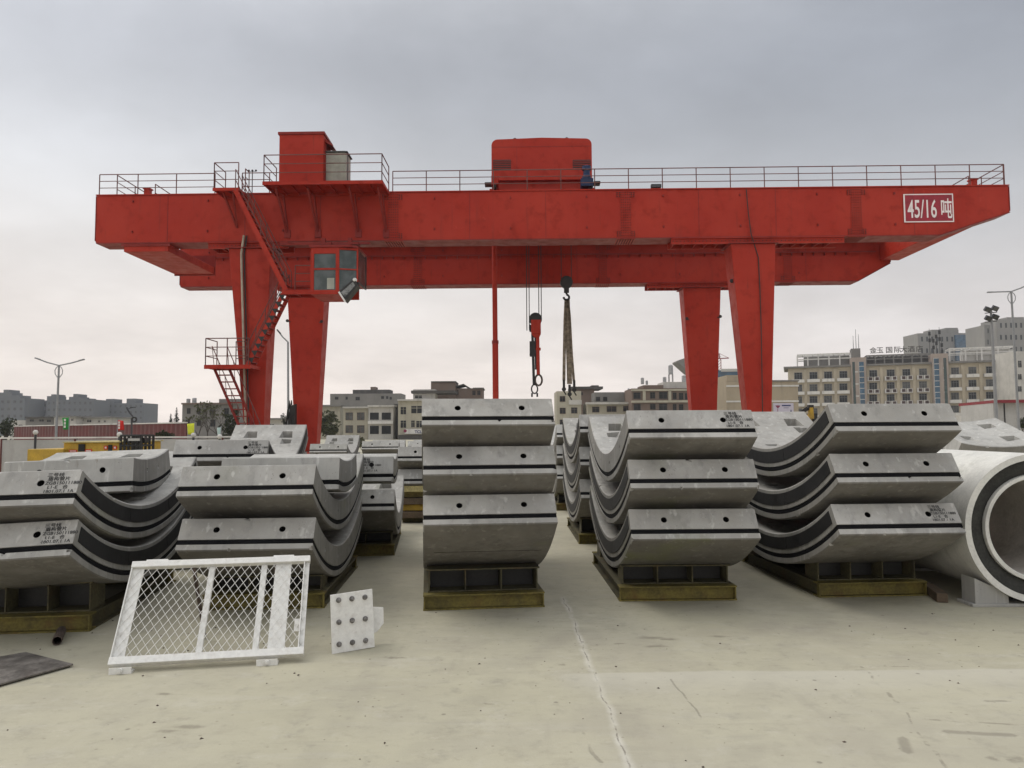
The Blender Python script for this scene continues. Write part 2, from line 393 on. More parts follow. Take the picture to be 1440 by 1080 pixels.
    vo2 = t.n('ShaderNodeTexVoronoi'); t.l(P, vo2.inputs['Vector']); vo2.inputs['Scale'].default_value = 8.3
    c = t.mix(t.math('MULTIPLY', t.ramp(vo2.outputs['Distance'], .05, .1, 1, 0), .45), c, (.2, .17, .13))
    h = t.math('ADD', t.math('MULTIPLY', n2, .8), t.math('MULTIPLY', n3, .5))
    h = t.math('SUBTRACT', h, t.math('MULTIPLY', dk, 1.2))
    t.out(c, t.ramp(n1, .3, .7, .62, .85), 0, h, .3, .008, .3)
    return m
M['ground'] = ground_mat()
g = MB(); g.add([(-3000, -60, 0), (3000, -60, 0), (3000, 4000, 0), (-3000, 4000, 0)], [(0, 1, 2, 3)])
tag(g.build('ground', M['ground']), 'pale concrete yard slab with cracks and a chipped joint', 'ground', kind='structure')
ch = MB()
for i in range(260):
    x, y = random.uniform(-4.5, 5), random.uniform(2.6, 7.2); r = random.choice((.004, .006, .008, .012))
    a = random.random()*6
    ch.add([(x+r*math.cos(a+k*2.1)*random.uniform(.6, 1.3), y+r*math.sin(a+k*2.1)*random.uniform(.6, 1.3), .001) for k in range(3)] + [(x, y, r*.7)], [(0, 1, 3), (1, 2, 3), (2, 0, 3), (0, 2, 1)])
tag(ch.build('grit', M['rust']), 'loose dark grit scattered over the concrete yard', 'grit', kind='stuff')

# ------------------------------------------------------------------ precast tunnel segments
RO, TH, SW = 3.1404, .3206, 1.2
def seg_body(alpha, width, th, holes=True, pockets=True, side_holes=True, variant=0):
    ro, ri = RO, RO-th; a = R_(alpha); N = 36; c = .010
    r2, r1, gd = ro-.060, ro-.108, .024
    prof = [(ro, c), (ro-c, 0), (r2, 0), (r2, gd), (r1, gd), (r1, 0), (ri+c, 0), (ri, c)]
    b = MB(); loops = []
    for r, d in prof:
        da = d/r; x = width/2-d
        angs = [(-a+da)+(2*a-2*da)*i/N for i in range(N+1)]
        lp = [(x, r*math.sin(t), ro-r*math.cos(t)) for t in angs] + [(-x, r*math.sin(t), ro-r*math.cos(t)) for t in reversed(angs)]
        loops.append(lp)
    n = 2*(N+1); vs = [p for lp in loops for p in lp]; fs = []
    for k in range(len(prof)-1):
        for i in range(n): fs.append((k*n+i, k*n+(i+1) % n, (k+1)*n+(i+1) % n, (k+1)*n+i))
    for k in (0, len(prof)-1):
        for i in range(N): fs.append((k*n+i, k*n+i+1, k*n+n-2-i, k*n+n-1-i))
    b.add(vs, fs); me = b.mesh('segment_body', M['concrete'])
    cut = MB()
    rh = ri+.118
    for s in (-1, 1):
        t = s*a; tang = Vector((0, math.cos(t), math.sin(t)))*s
        for hx in (-.276, .310):
            if abs(hx) > width/2-.1: continue
            pc = Vector((hx, rh*math.sin(t), ro-rh*math.cos(t)))
            if holes: cut.tube(pc-tang*.16, pc+tang*.05, .029, 14)
            if pockets:
                ta = t-s*.30/ri; rad = Vector((0, math.sin(ta), -math.cos(ta))); tg = Vector((0, math.cos(ta), math.sin(ta)))*s
                o = Vector((hx, ri*math.sin(ta), ro-ri*math.cos(ta)))
                X = Vector((1, 0, 0)); q = []
                for dr, hw, l0, l1 in ((-.05, .125, -.16, .10), (.15, .075, .01, .075)):
                    q += [o+rad*dr+X*(-hw)+tg*l0, o+rad*dr+X*hw+tg*l0, o+rad*dr+X*(hw*.72)+tg*l1, o+rad*dr+X*(-hw*.72)+tg*l1]
                cut.add(q, [(0,1,2,3),(4,7,6,5),(0,4,5,1),(1,5,6,2),(2,6,7,3),(3,7,4,0)])
    if side_holes:
        for t in ((-a*.66, -a*.22, a*.22, a*.66) if alpha > 20 else (-a*.3, a*.3)):
            for sx in (-1, 1):
                pc = Vector((sx*width/2, rh*math.sin(t), ro-rh*math.cos(t)))
                cut.tube(pc+Vector((-sx*.15, 0, 0)), pc+Vector((sx*.05, 0, 0)), .024, 12)
                if pockets and alpha > 20:
                    rad = Vector((0, math.sin(t), -math.cos(t))); tg = Vector((0, math.cos(t), math.sin(t)))
                    o = Vector((sx*(width/2-.26), ri*math.sin(t), ro-ri*math.cos(t))); q = []
                    for dr, hw, l0, l1 in ((-.05, .11, -.12, .09), (.14, .06, .01, .06)):
                        q += [o+rad*dr+tg*(-hw)+Vector((sx*l0, 0, 0)), o+rad*dr+tg*hw+Vector((sx*l0, 0, 0)), o+rad*dr+tg*hw*.7+Vector((sx*l1, 0, 0)), o+rad*dr-tg*hw*.7+Vector((sx*l1, 0, 0))]
                    cut.add(q, [(0,1,2,3),(4,7,6,5),(0,4,5,1),(1,5,6,2),(2,6,7,3),(3,7,4,0)])
    if holes:                                            # knocked-off corners and chipped arrises
        rd = random.Random(variant*17+3)
        for q in range(7):
            s = rd.choice((-1, -1, 1)); t = s*a; r = rd.choice((ro, ro, ri, ro-.06)); x = rd.choice((-width/2, width/2, rd.uniform(-.5, .5)))
            if q > 3: t = rd.uniform(-a, a); x = rd.choice((-1, 1))*width/2; r = rd.choice((ro, ri))
            p = Vector((x, r*math.sin(t), ro-r*math.cos(t))); k = rd.uniform(.012, .030); n0 = len(cut.v)
            Mr = Matrix.Rotation(rd.random()*3, 3, 'X') @ Matrix.Rotation(rd.random()*3, 3, 'Z')
            cut.add([p+Mr @ Vector((k*u*rd.uniform(.8, 1.3)*(2.0 if u else 1), k*v, k*w)) for u, v, w in ((1,0,0),(-1,0,0),(0,1.2,0),(0,-1.1,0),(0,0,1),(0,0,-1.2))], [(0,2,4),(2,1,4),(1,3,4),(3,0,4),(2,0,5),(1,2,5),(3,1,5),(0,3,5)])
    if cut.v:
        o = bpy.data.objects.new('t', me); COL.objects.link(o)
        oc = bpy.data.objects.new('tc', cut.mesh('tc', M['concrete'])); COL.objects.link(oc)
        md = o.modifiers.new('b', 'BOOLEAN'); md.operation = 'DIFFERENCE'; md.object = oc; md.solver = 'EXACT'; md.use_self = True
        bpy.context.view_layer.update()
        me2 = bpy.data.meshes.new_from_object(o.evaluated_get(bpy.context.evaluated_depsgraph_get()))
        if len(me2.polygons) > 100: me = me2
        bpy.data.objects.remove(o); bpy.data.objects.remove(oc)
        me.name = 'segment_body'
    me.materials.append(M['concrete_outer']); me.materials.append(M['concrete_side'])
    for p in me.polygons:
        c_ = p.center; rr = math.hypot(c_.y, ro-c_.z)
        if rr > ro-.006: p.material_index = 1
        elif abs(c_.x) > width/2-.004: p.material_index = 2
    return me
def ring_strip(alpha, width, rA, rB, dp, dback, mat, name):
    a = R_(alpha); N = 36; b = MB(); loops = []
    for r, d in ((rA-.002, dback), (rA-.005, dp), (rB+.005, dp), (rB+.002, dback)):
        da = d/r; x = width/2-d
        angs = [(-a+da)+(2*a-2*da)*i/N for i in range(N+1)]
        loops += [(x, r*math.sin(t), RO-r*math.cos(t)) for t in angs] + [(-x, r*math.sin(t), RO-r*math.cos(t)) for t in reversed(angs)]
    n = 2*(N+1); fs = []
    for k in range(4):
        for i in range(n): fs.append((k*n+i, k*n+(i+1) % n, ((k+1) % 4)*n+(i+1) % n, ((k+1) % 4)*n+i))
    b.add(loops, fs); return b.mesh(name, mat)
def sheet_mesh(alpha, width, th, sx, i, mat):
    """one third of the packing sheet bonded to a curved side face"""
    a = R_(alpha)-.022; rA, rB = RO-.152, RO-th+.042; t0 = -a+2*a*i/3+.0015; t1 = -a+2*a*(i+1)/3-.0015; N = 12
    b = MB(); x0, x1 = sx*(width/2+.0015), sx*(width/2+.006); vs = []
    for x in (x0, x1):
        for r in (rA, rB):
            for k in range(N+1):
                t = t0+(t1-t0)*k/N; vs.append((x, r*math.sin(t), RO-r*math.cos(t)))
    m = N+1; fs = []
    for k in range(N):
        fs += [(2*m+k, 2*m+k+1, 3*m+k+1, 3*m+k), (k, m+k, m+k+1, k+1), (k, k+1, 2*m+k+1, 2*m+k), (m+k, 3*m+k, 3*m+k+1, m+k+1)]
    fs += [(0, 2*m, 3*m, m), (m-1, 2*m-1, 4*m-1, 3*m-1)]
    return b.add(vs, fs).mesh('packing_sheet', mat)
def sleeve_mesh(alpha, width, th, k):
    """black sleeves added so the bolt holes of both end faces look dark"""
    a = R_(alpha); rh = RO-th+.118; b = MB()
    for s in ((-1, 1)[k//2],):
        t = s*a; tang = Vector((0, math.cos(t), math.sin(t)))*s
        for hx in ((-.276, .310)[k % 2],):
            p = Vector((hx, rh*math.sin(t), RO-rh*math.cos(t)))
            b.lathe([(.0288, -.006), (.0288, -.12), (.001, -.12), (.001, -.118), (.026, -.118), (.026, -.006)], p, tang, 14, closed=True)
    return b.mesh('dark_hole_sleeve', M['gasket'])  # black lining paints the darkness inside each hole
STENCIL = "三号线\n 盾构管片\nZGB150111880\n  L1-E   合\n1801.07.1 1A"
_cache = {}
def cached(key, fn):
    if key not in _cache: _cache[key] = fn()
    return _cache[key]
def stencil_on(root, alpha, th, x0, size, lines=STENCIL, up=.028):
    me = cached(('st', size, lines), lambda: text_mesh(lines, size*.92, M['stencil'], 'stencil_marking', spacing=.95, weight=.0006, sx=1.12))
    # end face at -alpha: in-plane up direction is radial inward, outward normal is -tangent
    t = -R_(alpha); tang = Vector((0, math.cos(t), math.sin(t))); rin = Vector((0, -math.sin(t), math.cos(t)))
    rr = RO-th+up+size*.8
    p = Vector((x0, rr*math.sin(t), RO-rr*math.cos(t))) - tang*.0025
    Mx = Matrix.Identity(4)
    X = Vector((1, 0, 0)); Y = tang; Z = rin
    for i in range(3): Mx[i][0], Mx[i][1], Mx[i][2], Mx[i][3] = X[i], Y[i], Z[i], p[i]
    o = link('stencil_marking', me, root); o.matrix_local = Mx
    return o
def segment(label, loc, yaw, alpha=33.1, width=SW, th=TH, sheets=(), sheet_mat='sheet', stencil=None, tilt=0.0, roll=0.0, group=None, pale=False, cat='tunnel segment', detail=True):
    r = thing('tunnel_segment', label, cat, loc, group=group, rot=(R_(tilt), R_(roll), R_(yaw)))
    _cache['n'] = _cache.get('n', 0)+1; va = _cache['n'] % 5 if detail else 0
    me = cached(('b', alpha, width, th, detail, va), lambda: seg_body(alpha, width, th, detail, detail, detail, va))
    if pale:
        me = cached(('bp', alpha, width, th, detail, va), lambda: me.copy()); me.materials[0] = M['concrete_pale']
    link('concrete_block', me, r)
    link('gasket', cached(('g', alpha, width), lambda: ring_strip(alpha, width, RO-.060, RO-.108, .004, .023, M['gasket'], 'gasket')), r)
    if detail:
        for k in range(4): link('dark_hole_sleeve', cached(('sl', alpha, th, width, k), lambda: sleeve_mesh(alpha, width, th, k)), r)
    for sx in sheets:
        for i in range(3):
            link('packing_sheet', cached(('s', alpha, width, th, sx, i, sheet_mat), lambda: sheet_mesh(alpha, width, th, sx, i, M[sheet_mat])), r)
    if stencil: stencil_on(r, alpha, th, *stencil)
    return r
def stand(label, loc, yaw, w=1.16, half=1.1, box_h=.2, group='steel stands under the segment stacks'):
    """flat I beam frame with two open box saddles"""
    r = thing('storage_stand', label, 'steel stand', loc, R_(yaw), group)
    H = .145
    for y in (-half, half-.13):
        i = MB(); i.box(-w/2, w/2, y, y+.13, 0, .014); i.box(-w/2, w/2, y, y+.13, H-.014, H); i.box(-w/2+.012, w/2-.012, y+.056, y+.070, .014, H-.014)
        for x in (-w/2+.006, w/2-.018): i.box(x, x+.012, y+.004, y+.056, .014, H-.014)
        i.build('cross_beam', M['stand_rail'], r)
    for x in (-w/2, w/2-.12):
        i = MB(); i.box(x+.002, x+.118, -half+.133, half-.133, .001, .013); i.box(x+.002, x+.118, -half+.133, half-.133, H-.013, H-.001); i.box(x+.052, x+.066, -half+.133, half-.133, .013, H-.013)
        i.build('side_beam', M['stand_steel'], r)
    for y0, y1 in ((-half+.12, -half+.42), (half-.42, half-.12)):
        b = MB(); z0, z1 = H+.002, H+box_h
        ww = w-.09
        b.box(-ww/2, ww/2, y0, y1, z0, z0+.012); b.box(-ww/2-.012, ww/2+.012, y0-.012, y1+.012, z1-.014, z1)
        for k in range(4):
            x = -ww/2+.006+(ww-.012-.012)*k/3; b.box(x, x+.012, y0+.003, y1-.003, z0+.012, z1-.014)
        ym = y0+.2 if y0 < 0 else y1-.2
        b.build('saddle', M['stand_steel'], r)
        for k in range(3):
            x = -ww/2+.02+(ww-.04)*k/3; k_ = MB(); k_.box(x+.004, x+(ww-.04)/3-.010, ym, ym+.010, z0+.013, z1-.015); k_.build('saddle_dark_back', M['black_steel'], r)  # black plates paint the shade inside the open saddle boxes
    return r

# ------------------------------------------------------------------ the stacks of segments
GR = {k: v for k, v in (('A', 'concrete segments of the front stack at the left edge'), ('B', 'concrete segments of the stack behind the white mesh frame'),
      ('C', 'concrete segments of the central stack'), ('D', 'concrete segments of the stack right of the central one'), ('E', 'concrete segments of the stack beside the white pipe'))}
# centre stack
a = dict(yaw=6.5, alpha=38, group=GR['C'])
low = segment('lowest of three plain grey segments in the central front stack', (-.41, 8.64, .213), sheets=(1,), **a)
b = MB(); t_ = R_(-27.5); cs = [(x, (RO+dz)*math.sin(t_+da), RO-(RO+dz)*math.cos(t_+da)) for dz in (-.002, .0012) for x, da in ((-.50, -.0007), (.52, -.0012), (.52, .0008), (-.50, .0012))]
b.add(cs, [(0,1,2,3),(7,6,5,4),(0,4,5,1),(1,5,6,2),(2,6,7,3),(3,7,4,0)]); b.build('form_line', M['gasket'], low)
segment('middle one of three plain grey segments in the central front stack', (-.412, 8.645, .652), sheets=(1,), **a)
segment('topmost of three plain grey segments in the tall central stack, under the hooks', (-.425, 8.66, 1.09), sheets=(1,), **a)
stand('ochre steel stand carrying the central three-segment stack', (-.40, 8.42, 0), 6.5, 1.17, 1.1, .222)
# right of centre
a = dict(yaw=.75, group=GR['D'])
segment('bottom segment of the stack just right of centre, plain face with two holes', (1.675, 8.735, .183), sheets=(-1,), sheet_mat='sheet_grey', **a)
segment('middle segment of the stack just right of centre, worn dark side sheet', (1.675, 8.735, .651), sheets=(-1,), sheet_mat='sheet_grey', **a)
segment('stencilled top segment of the stack just right of centre, with a bare pale side', (1.668, 8.735, 1.119), stencil=(.325, .040), **a)
stand('ochre steel stand under the stack just right of centre', (1.63, 8.72, 0), 1.0, 1.18, 1.1, .192)
# stack next to the pipe
a = dict(yaw=3.5, sheets=(-1,), group=GR['E'])
segment('bottom segment beside the white pipe, stencilled near its right hole', (3.484, 8.683, .2275), stencil=(.325, .038), **a)
segment('middle segment of the black-sided stack beside the white pipe', (3.484, 8.683, .699), **a)
segment('top segment of the black-sided stack, in front of the hotel', (3.484, 8.683, 1.170), **a)
stand('ochre steel stand under the black-sided stack beside the pipe', (3.60, 8.86, 0), 3.5, 1.14, 1.1, .232)
# behind the mesh frame
a = dict(yaw=3.17, group=GR['B'])
segment('lower of two grey segments stacked behind the white mesh frame', (-2.49, 8.475, .148), **a)
segment('upper of two grey segments behind the white mesh frame, key block lying in it', (-2.49, 8.475, .627), roll=-.4, **a)
stand('dark steel stand half hidden behind the white mesh frame', (-2.47, 8.46, 0), 3.2, 1.16, 1.1, .156)
segment('small key block lying in the stack behind the white mesh frame', (-2.42, 8.36, 1.045), 3, alpha=11.5, th=.345, pale=True, cat='key segment', group='key blocks lying on the stacks')
# left edge
a = dict(yaw=6.05, alpha=31.6, sheets=(1,), group=GR['A'])
segment('lower black-sided stencilled segment of the stack at the left edge', (-4.227, 7.541, .252), stencil=(.355, .040), roll=-2.6, **a)
segment('upper black-sided stencilled segment at the left edge, key block lying in it', (-4.227, 7.541, .665), stencil=(.345, .042), roll=-1.2, **a)
stand('ochre steel stand under the stack at the left edge', (-4.34, 7.62, 0), 6.0, 1.16, 1.1, .262)
segment('small key block lying in the stencilled stack at the left edge', (-4.46, 8.06, 1.075), 8, alpha=11.5, th=.345, tilt=3, roll=-1.7, pale=True, cat='key segment', group='key blocks lying on the stacks')
# second row
G2 = 'concrete segments stacked in the rows behind'
a = dict(group=G2)
segment('bottom segment of the tilted stack behind the two left stacks', (-4.03, 11.62, .115), 6.2, **a)
segment('middle segment of the tilted stack behind the two left stacks', (-4.03, 11.62, .53), 6.2, tilt=2, sheets=(1,), **a)
segment('tilted top segment with stencil and bolt pockets showing, in front of the left crane legs', (-4.03, 11.62, .944), 6.2, tilt=4.2, stencil=(.33, .042), sheets=(1,), **a)
stand('steel stand under the tilted stack behind the left stacks', (-4.03, 11.62, 0), 6.2, box_h=.13)
segment('single bowl segment in the second row, between the mesh-frame stack and the central stack', (-2.32, 11.52, .165), 6, **a)
segment('stencilled key block lying in the single second-row bowl segment', (-2.25, 10.62, .975), 6, alpha=11.5, th=.345, stencil=(.16, .042), pale=True, cat='key segment', group='key blocks lying on the stacks')
stand('steel stand under the single second-row bowl segment', (-2.32, 11.5, 0), 6, box_h=.17)
for z, w in ((.22, 'bottom'), (.69, 'middle'), (1.16, 'top')):
    segment(w+' segment of the grey stack directly behind the one right of centre', (1.56, 12.54, z), .5, sheets=(-1,), sheet_mat='sheet_grey', **a)
stand('steel stand under the grey stack in the second row right of centre', (1.56, 12.5, 0), .5, box_h=.23)
for z, w in ((.2, 'bottom'), (.62, 'middle'), (1.05, 'top')):
    segment(w+' segment of the third-row stack glimpsed right of the central stack', (1.50, 17.2, z), .5, detail=(z > 1), pale=True, **a)
stand('steel stand under the third-row stack right of the central stack', (1.50, 17.2, 0), .5, box_h=.21)
for z, w in ((.22, 'lower'), (.64, 'upper')):
    segment(w+' segment of the small stack glimpsed left of the central stack', (-1.62, 15.7, z), 3, detail=(z > .5), **a)
stand('steel stand under the small stack glimpsed left of the central stack', (-1.62, 15.7, 0), 3, box_h=.23)
for k, (x, tl, lab) in enumerate(((-6.15, 5, 'tilted pale segment far behind the key block, below the leafy tree'), (-4.45, 0, 'far pale segment with two holes below the rendered houses'), (-2.95, 0, 'far pale segment just left of the central stack, below the shop sign'))):
    segment(lab, (x, 26.4, .60+.012*tl), 4, tilt=tl, pale=True, **a)
    segment('lower segment under the '+lab.replace(' segment', ' one', 1).split(',')[0], (x, 26.4, .16), 4, detail=False, pale=True, **a)
for z, w in ((.17, 'lower'), (.60, 'upper')):
    segment(w+' pale segment of the stack hidden behind the left-edge stack, below the yellow machine', (-5.62, 11.75, z), 5, sheets=(1,), pale=True, **a)
stand('steel stand under the pale stack hidden behind the left-edge stack', (-5.62, 11.7, 0), 5, box_h=.17)
# key blocks behind the pipe
KG = 'key blocks lying on the stacks'
segment('key block lowest in the pile behind the white pipe', (7.42, 12.1, .02), 90, alpha=13, th=.345, cat='key segment', group=KG)
segment('key block second in the pile behind the white pipe', (7.42, 12.1, .40), 90, alpha=13, th=.345, cat='key segment', group=KG)
segment('key block third in the pile behind the white pipe', (7.42, 12.1, .80), 90, alpha=13, th=.345, cat='key segment', group=KG)
segment('tilted pale key block topmost in the pile behind the white pipe', (7.42, 12.1, 1.29), 90, alpha=13, th=.345, roll=-19, pale=True, cat='key segment', group=KG)

# ------------------------------------------------------------------ white jacking pipe
PX, PY, PR = 5.045, 7.26, .712
r = thing('jacking_pipe', 'white coated pipe with a black joint ring, lying beside the right stack', 'pipe', (PX, PY, 0), R_(-1))
c = (0, 0, PR+.035); ax = (0, 1, 0)
MB().lathe([(PR-.058, .0), (PR, .0), (PR, 2.6), (PR-.058, 2.6), (PR-.058, 2.55), (PR-.058, .06)], c, ax, 64, closed=True).build('outer_shell', M['pipe_white'], r, bevel=0)
MB().lathe([(PR-.0605, .035), (PR-.0605, .09), (.515, .09), (.515, .06), (.56, .04)], c, ax, 64, closed=True).build('joint_ring', M['pipe_dark'], r)
MB().lathe([(.512, .015), (.512, .14), (.470, .14), (.470, .025), (.48, .012)], c, ax, 64, closed=True).build('inner_rim', M['pipe_white'], r)
MB().lathe([(.468, .10), (.505, .142), (.505, 2.5), (.465, 2.5)], c, ax, 64, closed=True).build('lining', M['pipe_inside'], r)
def cradle(y, lab):
    b = MB(); b.prism([(-.62, 0), (-.30, 0), (-.30, .10), (-.40, .17), (-.62, .27)], 'y', 0, .22); b.prism([(.30, 0), (.62, 0), (.62, .27), (.40, .17), (.30, .10)], 'y', 0, .22); b.box(-.66, .66, -.02, .24, -.0, .03)
    o = b.build('pipe_cradle', M['concrete_pale'], None, (PX, y, 0), bevel=.006)
    tag(o, lab, 'pipe cradle', 'cradles under the white pipe', 'thing')
cradle(PY+.05, 'pale concrete cradle wedged under the open end of the white pipe'); cradle(PY+1.9, 'pale concrete cradle under the rear of the white pipe')
def plank(loc, rz, L, w, h, mat, lab, grp=None, name='timber_plank'):
    o = MB().box(-L/2, L/2, -w/2, w/2, 0, h).build(name, M[mat], None, loc, (0, 0, rz), bevel=.005); return tag(o, lab, 'plank', grp, 'thing')
plank((4.28, 7.75, 0), R_(75), .55, .10, .09, 'wood_dark', 'brown timber offcut on the ground between the right stand and the pipe')
plank((4.33, 8.5, 0), R_(84), .8, .12, .10, 'wood_dark', 'second brown timber deeper in the gap beside the white pipe')

# ------------------------------------------------------------------ white mesh frame
p0, p1 = gnd(152, 946), gnd(427, 930)
ux = (p1-p0); PWD = ux.length; ang = math.atan2(ux.y, ux.x)
r = thing('mesh_guard_frame', 'white painted steel frame with diamond mesh propped up in the foreground', 'mesh guard', p0, ang)
LEAN = R_(38.5); PH = .82
Mx = Matrix.Rotation(-LEAN, 4, 'X')            # panel plane: local x across, local z up the slope
def pan(mb, name, mat, bevel=0):
    o = link(name, mb.mesh(name, mat, bevel), r); o.matrix_local = Matrix.Translation((0, 0, .045)) @ Mx; return o
wp = M['white_paint']
b = MB(); b.box(0, PWD, -.028, .028, 0, .055); pan(b, 'bottom_rail', wp, .003)
b = MB(); b.box(0, PWD, -.026, .026, PH-.05, PH); pan(b, 'top_rail', wp, .003)
for x0, x1 in ((.002, .092), (PWD-.046, PWD-.004)):
    b = MB(); b.box(x0, x1, .006, .016, .056, PH-.051); b.box(x0, x0+.008, -.022, .006, .056, PH-.051); pan(b, 'side_bar', wp, .002)
for x in (.44*PWD-.02, .735*PWD-.02):
    b = MB(); b.box(x, x+.043, .010, .018, .056, PH-.051); b.box(x+.036, x+.043, .018, .045, .056, PH-.051); pan(b, 'middle_bar', wp, .002)
b = MB(); b.box(.80*PWD, .80*PWD+.125, .012, .018, .056, PH-.051); pan(b, 'flat_plate', wp, .001)
b = MB(); sx, sz = .063, .094; X1, Z1 = PWD-.012, PH-.055
def clip(p, q):
    t0, t1 = 0.0, 1.0; dx, dz = q[0]-p[0], q[1]-p[1]
    for d, lo, hi, s in ((dx, .012, X1, p[0]), (dz, .058, Z1, p[1])):
        if abs(d) < 1e-9: continue
        a_, b_ = (lo-s)/d, (hi-s)/d
        if a_ > b_: a_, b_ = b_, a_
        t0, t1 = max(t0, a_), min(t1, b_)
    return None if t0 >= t1 else ((p[0]+dx*t0, p[1]+dz*t0), (p[0]+dx*t1, p[1]+dz*t1))
n = int((PWD+PH)/sx)+14
for k in range(-n, n):
    for sg in (1, -1):
        x = k*sx; L = PH+.2
        s_ = clip((x, 0), (x+sg*L*sx/sz, L))
        if s_:
            (xa, za), (xb, zb) = s_
            b.bar((xa, -.002*sg, za), (xb, -.002*sg, zb), .003, .0042, (0, 1, 0))
pan(b, 'diamond_mesh', wp)
for x in (.02, .755*PWD):
    b = MB(); b.box(x, x+.15, -.055, .03, -.046, -.034); b.box(x, x+.15, -.055, -.047, -.034, -.002); b.lathe([(.018, 0), (.018, .014), (.009, .014), (.009, .022)], (x+.075, -.055, -.02), (0, -1, 0), 8)
    o = b.build('foot_bracket', wp, r, (0, 0, .046)); 
for x in (.10, .86*PWD-.10):
    b = MB(); b.box(x, x+.16, -.02, .02, PH+.001, PH+.014); pan(b, 'top_lug', wp, .002)
b = MB(); b.box(.935*PWD, .935*PWD+.04, .02, .03, .20, .30); b.lathe([(.014, 0), (.014, .01)], (.935*PWD+.02, .02, .25), (0, -1, 0), 8); pan(b, 'hinge_tab', wp)
top = Mx @ Vector((0, 0, PH-.06))
for x in (.34*PWD, .80*PWD):
    b = MB(); b.tube((x, top.y+.01, top.z+.03), (x+.02, top.y+.34, .016), .016, 8); b.build('prop_leg', M['rust'], r)

for x, y, z, rz, lab in ((-4.55, 9.55, 0, 12, 'dark steel beam on the ground between the two left front stacks'), (-4.48, 9.75, .305, 7, 'second dark steel beam lying on top of the first, between the left stacks'), (-3.35, 9.9, 0, 4, 'dark steel beam behind the stand seen through the white mesh')):
    b = MB(); L = 1.1; b.box(-L/2, L/2, -.15, .15, 0, .02); b.box(-L/2, L/2, -.15, .15, .28, .30); b.box(-L/2+.005, L/2-.005, -.012, .012, .02, .28)
    tag(b.build('steel_beam', M['black_steel'], None, (x, y, z), (0, 0, R_(rz))), lab, 'steel beam', 'dark beams lying behind the front stacks', 'thing')

# ------------------------------------------------------------------ bolted white plate
q0, q1 = gnd(467, 920), gnd(527, 911)
u = q1-q0; PW = u.length
r = thing('bolted_plate', 'white steel plate with nine bolts standing on edge right of the mesh frame', 'steel plate', q0, math.atan2(u.y, u.x), rot=None)
r.rotation_euler = (R_(-4), 0, math.atan2(u.y, u.x))
Hh = .455
MB().prism([(0, 0), (PW, .006), (PW-.012, Hh), (-.008, Hh-.012)], 'y', 0, .014).build('front_plate', wp, r, bevel=.002)
MB().prism([(PW*.55, .06), (PW+.055, .10), (PW+.112, .16), (PW+.112, .285), (PW+.01, .30), (PW*.55, .30)], 'y', .10, .114).build('rear_plate', wp, r, bevel=.002)
b = MB(); b.box(.04, .052, .016, .098, .08, .32); b.box(PW*.8, PW*.8+.012, .016, .099, .08, .29); b.box(.05, PW*.8, .02, .03, .0, .02); b.build('web_plates', wp, r)
MB().tube((PW*.5, .09, .3), (PW*.5, .30, .012), .012, 8).build('prop_bar', M['rust'], r)
for i in range(3):
    for j in range(3):
        x, z = PW*(.15+.31*j)+.004, Hh*(.145+.365*i)
        b = MB(); b.lathe([(.021, 0), (.021, .004)], (x, -.0005, z), (0, -1, 0), 16); b.lathe([(.0165, 0), (.0165, .014), (.013, .016)], (x, -.005, z), (0, -1, 0), 6, smooth=False); b.lathe([(.0085, 0), (.0085, .016)], (x, -.021, z), (0, -1, 0), 10)
        b.build('bolt', M['bolt'] if 'bolt' in M else M.setdefault('bolt', plain('dull_bolt_steel', (.22, .21, .20), .4, .5, var=.3, scale=20)), r)

# ------------------------------------------------------------------ loose steel on the ground
P4 = [gnd(-20, 931), gnd(36, 921), gnd(103, 938), gnd(-20, 972)]
c0 = sum(P4, Vector())/4
o = MB().prism([((p-c0).x, (p-c0).y) for p in P4], 'z', .012, .024).build('steel_plate', M['plate_steel'], None, c0, bevel=.002)
tag(o, 'thin grey rusty steel plate lying flat at the lower left', 'steel plate', kind='thing')
a0, a1 = gnd(80, 908), gnd(88, 889); d = (a1-a0).normalized()
b = MB(); b.lathe([(.032, 0), (.036, 0), (.036, .36), (.032, .36)], (0, 0, .038), tuple(d), 18, closed=True)
tag(b.build('pipe_offcut', M['rust'], None, a0), 'short rusty tube lying on the ground in front of the left stand', 'tube', kind='thing')

# ------------------------------------------------------------------ gantry crane
CR = R_(-.98)
crane = thing('gantry_crane', 'huge red double-girder gantry crane spanning the yard on four tapered legs', 'gantry crane', (0, 32, 0), CR)
Minv = Matrix.Rotation(-CR, 3, 'Z')
def cl(px, py, yl):
    """crane-local (x, z) seen at a pixel on the crane-local plane y = yl"""
    d = Minv @ ray(px, py); o = Minv @ Vector((0, -32, CAM_H))
    t = (yl-o.y)/d.y
    return o.x+d.x*t, o.z+d.z*t
red, dred = M['red'], M['red_dark']
ZT, ZB = 12.06, 9.97
